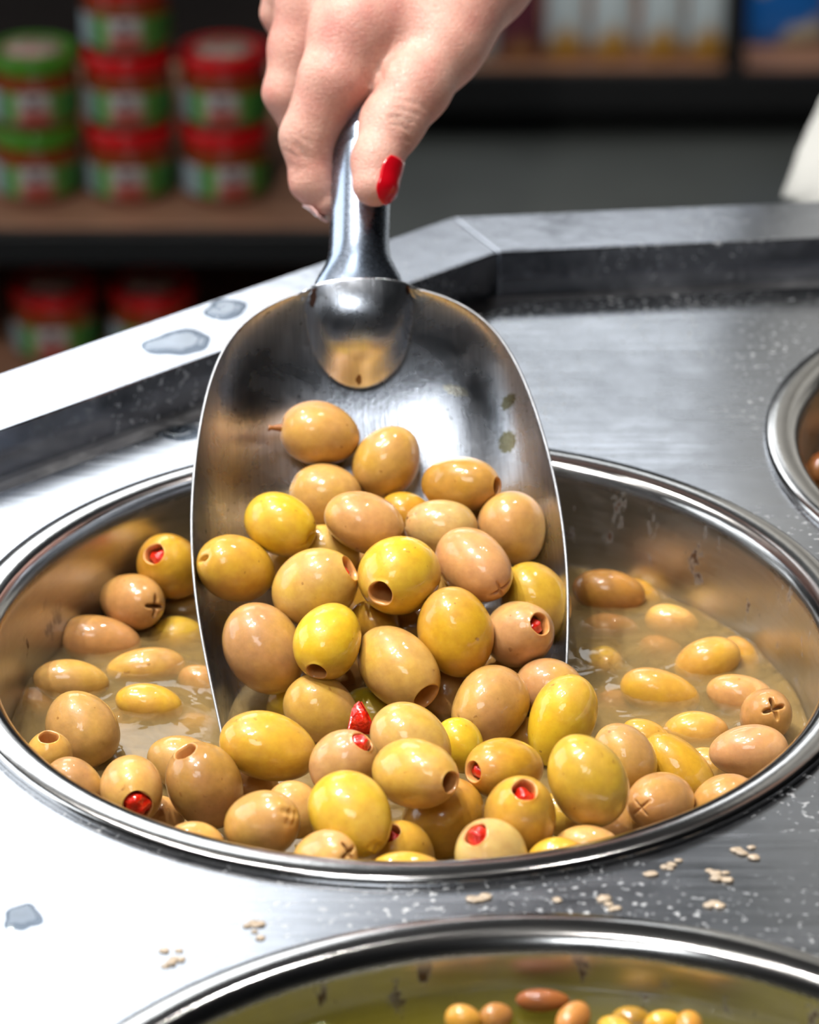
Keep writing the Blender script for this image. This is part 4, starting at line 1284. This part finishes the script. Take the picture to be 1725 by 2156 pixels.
def jar_label_mat():
    m, nt, N, L, P = new_mat('jar_label_print')
    sx = N.new('ShaderNodeSeparateXYZ')
    L.new(coords(N), sx.inputs[0])
    u = math_node(N, L, 'ADD', math_node(N, L, 'MULTIPLY', sx.outputs[0], 14.9), 0.5)
    v = math_node(N, L, 'MULTIPLY', sx.outputs[2], 22.0)
    base = ramp(N, L, u, [(0.04, (0.45, 0.56, 0.62)), (0.12, (0.42, 0.52, 0.56)), (0.20, (0.05, 0.30, 0.03)), (0.30, (0.16, 0.42, 0.06)), (0.36, (0.72, 0.70, 0.66)), (0.64, (0.70, 0.66, 0.62)), (0.72, (0.14, 0.34, 0.05)), (0.90, (0.04, 0.22, 0.03))])
    red = math_node(N, L, 'MULTIPLY', ramp(N, L, u, [(0.30, (0, 0, 0)), (0.40, (1, 1, 1)), (0.64, (1, 1, 1)), (0.74, (0, 0, 0))]), ramp(N, L, v, [(0.42, (1, 1, 1)), (0.58, (0, 0, 0))]))
    c = mix(N, L, red, base, (0.55, 0.10, 0.07, 1))
    nz = noise(N, L, mapping(N, L, coords(N), (1, 1, 0.4)), 420, 1, 0.4)
    txt = math_node(N, L, 'MULTIPLY', math_node(N, L, 'MULTIPLY', ramp(N, L, u, [(0.38, (0, 0, 0)), (0.42, (1, 1, 1)), (0.58, (1, 1, 1)), (0.62, (0, 0, 0))]), ramp(N, L, v, [(0.50, (0, 0, 0)), (0.56, (1, 1, 1)), (0.72, (1, 1, 1)), (0.78, (0, 0, 0))])), ramp(N, L, nz, [(0.42, (0, 0, 0)), (0.5, (1, 1, 1))]))
    c = mix(N, L, txt, c, (0.05, 0.02, 0.08, 1))
    c = mix(N, L, 1.0, c, (0.62, 0.62, 0.62, 1), 'MULTIPLY')
    L.new(c, P.inputs['Base Color'])
    P.inputs['Roughness'].default_value = 0.5
    return m


def emblem_mat():
    m, nt, N, L, P = new_mat('lid_emblem_print')
    n1 = noise(N, L, coords(N), 90, 2, 0.5)
    L.new(ramp(N, L, n1, [(0.36, (0.42, 0.44, 0.20)), (0.46, (0.62, 0.58, 0.44)), (0.56, (0.55, 0.18, 0.16)), (0.66, (0.40, 0.40, 0.42))]), P.inputs['Base Color'])
    P.inputs['Roughness'].default_value = 0.3
    return m


M_JAR = plain('jar_of_relish', (120, 50, 18), 0.18, coat=1.0, var=0.25, scale=90)
M_LBL = jar_label_mat()
M_EMB = emblem_mat()
M_LIDR = plain('red_lid', (196, 12, 18), 0.28, coat=0.5, var=0.06)
M_LIDG = plain('green_lid', (70, 128, 30), 0.28, coat=0.5, var=0.06)
JAR_BODY = lathe_mesh('jar_body', [(0.0005, 0.0008), (0.026, 0.0), (0.0305, 0.002), (0.0322, 0.006), (0.0328, 0.012), (0.0328, 0.034), (0.0322, 0.041), (0.0305, 0.047), (0.0298, 0.050), (0.0298, 0.054)], 40)
JAR_LABEL = lathe_mesh('jar_label', [(0.0330, 0.009), (0.0331, 0.010), (0.0331, 0.0345), (0.0330, 0.0355)], 40)
LID = lathe_mesh('lid', [(0.0300, 0.0500), (0.0322, 0.0502), (0.0328, 0.0512), (0.0328, 0.0630), (0.0322, 0.0645), (0.0305, 0.0650), (0.0295, 0.0642), (0.0005, 0.0642)], 40)
EMB = lathe_mesh('lid_emblem', [(0.0005, 0.0647), (0.0210, 0.0647), (0.0212, 0.0643)], 32)
for me, mt in ((JAR_BODY, M_JAR), (JAR_LABEL, M_LBL), (EMB, M_EMB)):
    me.materials.append(mt)
LIDS = {}
for nm, mt in (('red', M_LIDR), ('green', M_LIDG)):
    d = LID.copy()
    d.materials.append(mt)
    LIDS[nm] = d


def jar(x, y, z, lid, label, rz):
    e = empty('relish_jar', (x, y, z), rz)
    e.scale = (1, 1, JK)
    link('jar_body', JAR_BODY, None, e)
    link('jar_label', JAR_LABEL, None, e)
    l = link('lid', LIDS[lid], None, e)
    link('lid_emblem', EMB, None, l)
    tag(e, label, 'jar', 'jars of red relish on the shelves')


def colx(px):
    return (px - 862.5) / 7000.0 * 2.47


for (px, rows, lid, lbs, tw) in [
    (84, 2, 'green', ['lower green lidded jar at the picture\'s edge', 'upper green lidded jar whose pale emblem shows on top'], 0.05),
    (278, 3, 'red', ['red lidded jar at the bottom of the stack of three', 'red lidded jar in the middle of the stack of three', 'topmost jar of the stack of three, its lid cut off'], 0.0),
    (478, 2, 'red', ['red lidded jar under another, partly behind the hand', 'red lidded jar on top of another, nearest the hand'], -0.05),
]:
    for k in range(rows):
        jar(colx(px) + 0.001 * k, JY, SHELF_Z + 0.0003 + k * JH, lid, lbs[k], tw + (0.25 if (px == 478 and k == 0) else 0.0))
jar(colx(104), JY, LOW_TOP - JH + 0.0003, 'red', 'red lidded jar on the lower shelf at the picture\'s edge', 0.0)
jar(colx(314), JY, LOW_TOP - JH + 0.0003, 'red', 'red lidded jar on the lower shelf nearer the scoop', 0.1)

# far shelf with bags
far = empty('low_shelf_unit', (0, 0, 0))
tag(far, 'low black shelf unit with a wooden board at the far end of the floor', 'shelf')
FZ = (0.091769,)[0]
boxpart('board', (-0.2, 2.90, FZ - 0.012), (1.4, 3.4, FZ), M_WOOD, far)
boxpart('board_edge', (-0.2, 2.885, FZ - 0.05), (1.4, 2.8995, FZ - 0.003), M_BLACK, far)
boxpart('plinth', (-0.2, 2.95, 0.0), (1.4, 3.4, FZ - 0.0125), M_BLACK, far)
boxpart('back_panel', (-0.2, 3.405, 0.0), (1.4, 3.43, 1.4), M_BLACK, far)
boxpart('post', (0.372, 2.885, FZ + 0.0005), (0.396, 2.91, 1.4), M_BLACK, far)


def bag_mat(name, top, low, k0, picture=None):
    m, nt, N, L, P = new_mat(name)
    sx = N.new('ShaderNodeSeparateXYZ')
    L.new(coords(N), sx.inputs[0])
    ax = math_node(N, L, 'ABSOLUTE', sx.outputs[0])
    v = math_node(N, L, 'ADD', sx.outputs[2], math_node(N, L, 'MULTIPLY', ax, 1.3))
    wob = math_node(N, L, 'ADD', v, math_node(N, L, 'MULTIPLY', noise(N, L, coords(N), 60, 2), 0.012))
    c = ramp(N, L, math_node(N, L, 'MULTIPLY', wob, 8.0), [(k0, low), (k0 + 0.14, top)])
    if picture:
        n1 = noise(N, L, coords(N), 24, 1, 0.4)
        c = mix(N, L, ramp(N, L, n1, [(0.52, (0, 0, 0)), (0.6, (1, 1, 1))]), c, picture + (1,))
    L.new(c, P.inputs['Base Color'])
    P.inputs['Roughness'].default_value = 0.35
    return m


def pouch_mesh(name, w, d, h):
    vs, fs = [], []
    nz_, ns = 14, 28
    for i in range(nz_ + 1):
        t = i / nz_
        dd = d * (0.85 + 0.3 * math.sin(math.pi * min(1, t * 1.4))) * (1 - max(0, t - 0.6) / 0.4 * 0.93)
        ww = w * (0.93 + 0.07 * math.cos(3 * t))
        for k in range(ns):
            a = 2 * math.pi * k / ns
            ca, sa = math.cos(a), math.sin(a)
            vs.append((ww / 2 * math.copysign(abs(ca) ** 0.6, ca), dd / 2 * math.copysign(abs(sa) ** 0.8, sa), h * t))
    for i in range(nz_):
        for k in range(ns):
            k2 = (k + 1) % ns
            fs.append((i * ns + k, i * ns + k2, (i + 1) * ns + k2, (i + 1) * ns + k))
    fs.append(tuple(range(ns - 1, -1, -1)))
    fs.append(tuple(nz_ * ns + k for k in range(ns)))
    return mesh(name, vs, fs)


M_BAGW = bag_mat('white_amber_bag', (0.60, 0.68, 0.70), (0.50, 0.26, 0.04), 0.36)
M_BAGR = bag_mat('dark_red_bag', (0.16, 0.03, 0.05), (0.45, 0.22, 0.08), 0.25)
M_BAGP = bag_mat('plain_white_bag', (0.62, 0.66, 0.66), (0.55, 0.58, 0.56), 0.2)
M_BAGB = bag_mat('blue_bag', (0.01, 0.17, 0.60), (0.01, 0.17, 0.60), 0.0, (0.62, 0.58, 0.42))
BAG = pouch_mesh('pouch', 0.051, 0.05, 0.20)
BAGS = {}
for nm, mt in (('w', M_BAGW), ('r', M_BAGR), ('p', M_BAGP)):
    d = BAG.copy()
    d.materials.append(mt)
    BAGS[nm] = d


def farx(px, y):
    return (px - 862.5) / 7000.0 * (y + 0.859) / math.cos(math.radians(19)) * 1.003


for px, kd, lb in [(1000, 'p', 'plain whitish bag beside the wrist on the far shelf'), (1092, 'r', 'dark red and orange bag on the far shelf'), (1185, 'w', 'white bag with amber base, beside the dark red bag'), (1282, 'w', 'white bag with amber base, second from the dark red bag'), (1384, 'w', 'white bag with amber base, third from the dark red bag'), (1478, 'w', 'white bag with amber base, next to the black shelf post')]:
    o = link('food_bag', BAGS[kd])
    o.location = (farx(px, 2.94), 2.94, FZ + 0.0003)
    tag(o, lb, 'bag', 'food bags on the far shelf')
BB = pouch_mesh('blue_pouch', 0.105, 0.06, 0.24)
BB.materials.append(M_BAGB)
for px, lb in [(1632, 'bright blue bag with cream pictures beside the black shelf post'), (1815, 'bright blue bag cut off by the picture\'s edge on the far shelf')]:
    o = link('blue_bag', BB)
    o.location = (farx(px, 3.0), 3.0, FZ + 0.0003)
    tag(o, lb, 'bag', 'blue bags on the far shelf')

# ------------------------------------------------------------------ person behind the counter, mostly out of the picture
def sdf_mesh(name, fn, lo, hi, h):
    lo, hi = np.array(lo, float), np.array(hi, float)
    n = np.ceil((hi - lo) / h).astype(int) + 1
    P = np.stack(np.meshgrid(*[lo[k] + h * np.arange(n[k]) for k in range(3)], indexing='ij'), -1)
    V, Q = surface_nets(fn(P), lo, h)
    return mesh(name, V.tolist(), Q.tolist())


def chain(P, pts, k):
    out = None
    for i in range(len(pts) - 1):
        d = round_cone(P, pts[i], pts[i + 1])
        out = d if out is None else smin(out, d, k)
    return out


TORSO = [(0, 0, 0.90, 0.125), (0, 0, 1.08, 0.105), (0, 0, 1.28, 0.115), (0, 0.01, 1.38, 0.08)]
ARM_A = [(-0.165, 0.0, 1.37, 0.05), (-0.215, 0.01, 1.10, 0.042), (-0.165, -0.03, 0.92, 0.029)]
ARM_B = [(0.165, 0.0, 1.37, 0.05), (0.225, 0.02, 1.10, 0.042), (0.215, -0.04, 0.88, 0.029)]


def arms(P, inf=0.0):
    d = None
    for A in (ARM_A, ARM_B):
        x = chain(P, [(a[0], a[1], a[2], a[3] + inf) for a in A], 0.02)
        d = x if d is None else np.minimum(d, x)
    return d


def torso(P, inf=0.0):
    Q = P * np.array([0.80, 1.0, 1.0])
    d = chain(Q, [(a[0], a[1], a[2], a[3] + inf) for a in TORSO], 0.05)
    sh = chain(P, [(-0.15, 0, 1.375, 0.05 + inf), (0.15, 0, 1.375, 0.05 + inf)], 0.05)
    return smin(d, sh, 0.06)


def legs(P, inf=0.0):
    d = None
    for s in (-1, 1):
        x = chain(P, [(0.085 * s, 0, 0.90, 0.095 + inf), (0.085 * s, -0.01, 0.50, 0.06 + inf), (0.085 * s, 0.02, 0.09, 0.042 + inf)], 0.03)
        d = x if d is None else smin(d, x, 0.02)
    return d


def body_fn(P):
    d = smin(torso(P), legs(P), 0.05)
    for s in (-1, 1):
        d = smin(d, chain(P, [(0.085 * s, 0.03, 0.05, 0.04), (0.09 * s, -0.13, 0.035, 0.033)], 0.02), 0.02)
    d = smin(d, arms(P), 0.03)
    for A in (ARM_A, ARM_B):
        w = A[-1]
        s = math.copysign(1, w[0])
        palm = chain(P, [(w[0], w[1], w[2], 0.026), (w[0], w[1] - 0.01, w[2] - 0.075, 0.03)], 0.02)
        d = smin(d, palm, 0.015)
        for k, (dy, ln) in enumerate([(-0.036, 0.072), (-0.016, 0.080), (0.006, 0.075), (0.026, 0.060)]):
            f = chain(P, [(w[0], w[1] + dy, w[2] - 0.085, 0.0105), (w[0] - 0.012 * s, w[1] + dy - 0.004, w[2] - 0.085 - ln * 0.55, 0.0095), (w[0] - 0.03 * s, w[1] + dy, w[2] - 0.085 - ln, 0.008)], 0.004)
            d = smin(d, f, 0.004)
        th = chain(P, [(w[0] - 0.01 * s, w[1] - 0.03, w[2] - 0.03, 0.014), (w[0] - 0.03 * s, w[1] - 0.055, w[2] - 0.075, 0.011), (w[0] - 0.035 * s, w[1] - 0.055, w[2] - 0.105, 0.009)], 0.006)
        d = smin(d, th, 0.008)
    d = smin(d, chain(P, [(0, 0.01, 1.36, 0.052), (0, 0.0, 1.48, 0.05)], 0.02), 0.03)
    head = chain(P, [(0, 0.012, 1.60, 0.088), (0, -0.015, 1.525, 0.066)], 0.03)
    d = smin(d, head, 0.03)
    d = smin(d, chain(P, [(0, -0.085, 1.575, 0.008), (0, -0.105, 1.545, 0.013)], 0.01), 0.012)
    d = smin(d, chain(P, [(-0.02, -0.078, 1.508, 0.008), (0.02, -0.078, 1.508, 0.008)], 0.01), 0.006)
    for s in (-1, 1):
        d = smin(d, chain(P, [(0.085 * s, 0.01, 1.585, 0.012), (0.083 * s, 0.01, 1.55, 0.009)], 0.01), 0.006)
        eye = np.linalg.norm(P - np.array([0.032 * s, -0.083, 1.585]), axis=-1) - 0.012
        d = np.maximum(d, -eye)
    return d


def shirt_fn(P):
    z = P[..., 2]
    d = smin(torso(P, 0.016), np.maximum(arms(P, 0.014), 0.93 - z), 0.02)
    an = np.arctan2(P[..., 1], P[..., 0])
    rr = np.hypot(P[..., 0] * 0.80, P[..., 1])
    flare = rr - (0.146 + 0.24 * np.clip(0.95 - z, 0, 1) + 0.013 * np.sin(an * 13 + z * 16) * np.clip((1.02 - z) * 5, 0.1, 1))
    skirt = np.maximum(flare, np.maximum(z - 0.98, 0.60 - z))
    d = smin(d, skirt, 0.03)
    d = np.maximum(d, HEM - z)
    d = np.maximum(d, z - 1.425)
    return d


PX, PY = 0.421, 0.62
HEM = (0.79394,)[0]
person = link('person', sdf_mesh('person', body_fn, (-0.32, -0.22, -0.01), (0.32, 0.16, 1.72), 0.0085), plain('person_skin', (220, 168, 140), 0.5))
person.location = (PX, PY, 0)
tag(person, 'person in a loose white shirt standing behind the counter, mostly outside the picture', 'person')
M_SHIRT = plain('white_cloth', (176, 175, 170), 0.8, var=0.05, scale=25, bmp=0.3)
link('shirt', sdf_mesh('shirt', shirt_fn, (-0.34, -0.28, 0.6), (0.34, 0.28, 1.46), 0.009), M_SHIRT, person)
link('trousers', sdf_mesh('trousers', lambda P: np.maximum(np.maximum(smin(legs(P, 0.018), torso(P, 0.008), 0.03), P[..., 2] - 0.96), 0.06 - P[..., 2]), (-0.24, -0.2, 0.03), (0.24, 0.2, 1.0), 0.011), plain('dark_trousers', (32, 33, 38), 0.8), person)
link('hair', sdf_mesh('hair', lambda P: np.maximum(np.linalg.norm((P - np.array([0, 0.022, 1.605])) / np.array([1, 1.08, 1.08]), axis=-1) - 0.099, np.minimum(0.03 + P[..., 1] * -1.0 - 0.02 + (1.60 - P[..., 2]) * 0.8, 1.0)), (-0.14, -0.14, 1.42), (0.14, 0.18, 1.75), 0.007), plain('brown_hair', (60, 38, 26), 0.5), person)

# ------------------------------------------------------------------ residue and water on the steel
M_CRUMB = plain('dried_residue', (168, 150, 128), 0.35, coat=0.4, var=0.25, scale=600, bmp=0.6)
M_WATER = liquid_material('water', (1, 1, 1), (1, 1, 1), 0, 0, ripple=0.15, tint=(0.50, 0.53, 0.56))


def crumb(parts, label):
    """a clump of dried bits stuck together on the steel"""
    bm = bmesh.new()
    for k, (x, y, s) in enumerate(parts):
        me = blob_mesh('bit', s, s * 0.8, s * 0.26, int(x * 9e4) + k, 0.22, 12, 8)
        for v in me.vertices:
            v.co += Vector((x, y, s * 0.22))
        bm.from_mesh(me)
        bpy.data.meshes.remove(me)
    me = bpy.data.meshes.new('residue_clump')
    bm.to_mesh(me)
    bm.free()
    ox, oy = parts[0][0], parts[0][1]
    for v in me.vertices:
        v.co -= Vector((ox, oy, 0))
    o = link('residue_clump', me, M_CRUMB)
    o.location = (ox, oy, Z0)
    tag(o, label, 'residue', 'dried residue on the counter steel')


CL = [
    ((0.018345, -0.12555), 3, 0.0016, 'pale dried crumb on the steel between the two nearest pans'),
    ((0.038761, -0.1251), 2, 0.0014, 'small wet crumb between the two nearest pans, midway along'),
    ((0.052055, -0.12781), 5, 0.0018, 'long brown dried clump between the two nearest pans'),
    ((0.06315, -0.11345), 2, 0.0016, 'grey dried crumb just below the big pan\'s dark rim'),
    ((0.0699, -0.1088), 4, 0.0014, 'pair of pale crumbs by the big pan\'s dark rim'),
    ((0.082388, -0.1153), 6, 0.0018, 'largest brown dried clump on the dark steel'),
    ((0.089765, -0.10317), 5, 0.0016, 'brown dried clump highest on the dark steel by the picture edge'),
    ((0.079479, -0.12781), 3, 0.0016, 'beige crumb below the largest brown clump'),
    ((-0.060014, -0.15296), 6, 0.0016, 'brown wet clump on the white-glaring steel near the oil pan'),
    ((-0.039988, -0.14044), 6, 0.0015, 'brown wet clump on the glaring steel just under the big pan'),
]
rngc = random.Random(5)
for (c, n, s, lb) in CL:
    crumb([(c[0] + rngc.uniform(-1, 1) * 0.0007 * n ** 0.8 * (j > 0), c[1] + rngc.uniform(-1, 1) * 0.0009 * n ** 0.8 * (j > 0), s * rngc.uniform(0.6, 1.15)) for j in range(n)], lb)


def puddle(cx, cy, z, rx, ry, seed, label, hgt=0.0011):
    rng = random.Random(seed)
    ph = [(rng.randint(2, 7), rng.uniform(0, 6.28), 0.0) for _ in range(5)]
    ph = [(f, p, rng.uniform(0.12, 0.3) / f) for f, p, _ in ph]
    vs, fs = [], []
    nr, ns = 10, 56
    for i in range(nr + 1):
        t = i / nr
        for k in range(ns):
            a = 2 * math.pi * k / ns
            m = 1 + sum(w * math.sin(f * a + p) for f, p, w in ph)
            vs.append((rx * t * m * math.cos(a), ry * t * m * math.sin(a), hgt * (1 - t ** 6) + 0.00004))
    for i in range(nr):
        for k in range(ns):
            k2 = (k + 1) % ns
            if i == 0:
                fs.append((0, ns + k, ns + k2))
            else:
                fs.append((i * ns + k, (i + 1) * ns + k, (i + 1) * ns + k2, i * ns + k2))
    o = link('water_puddle', mesh('water_puddle', vs, fs), M_WATER)
    o.location = (cx, cy, z)
    tag(o, label, 'water', 'spilled water on the steel')


LZ = Z0 + 0.0145
_p = (-0.080757, 0.2047, 0.9145)
puddle(_p[0], _p[1], LZ, 0.011, 0.012, 2, 'water splash on the bright part of the raised ledge')
_p = (-0.065654, 0.23424, 0.9145)
puddle(_p[0], _p[1], LZ, 0.008, 0.009, 7, 'smaller water splash on the ledge beside the scoop')
_p = (-0.077718, 0.1616, 0.9)
puddle(_p[0], _p[1], Z0, 0.008, 0.006, 9, 'water drops on the counter just behind the scoop')
_p = (-0.10044, -0.13383, 0.9)
puddle(_p[0], _p[1], Z0, 0.005, 0.0062, 12, 'flat clear drop on the glaring counter near the picture\'s edge', 0.0006)
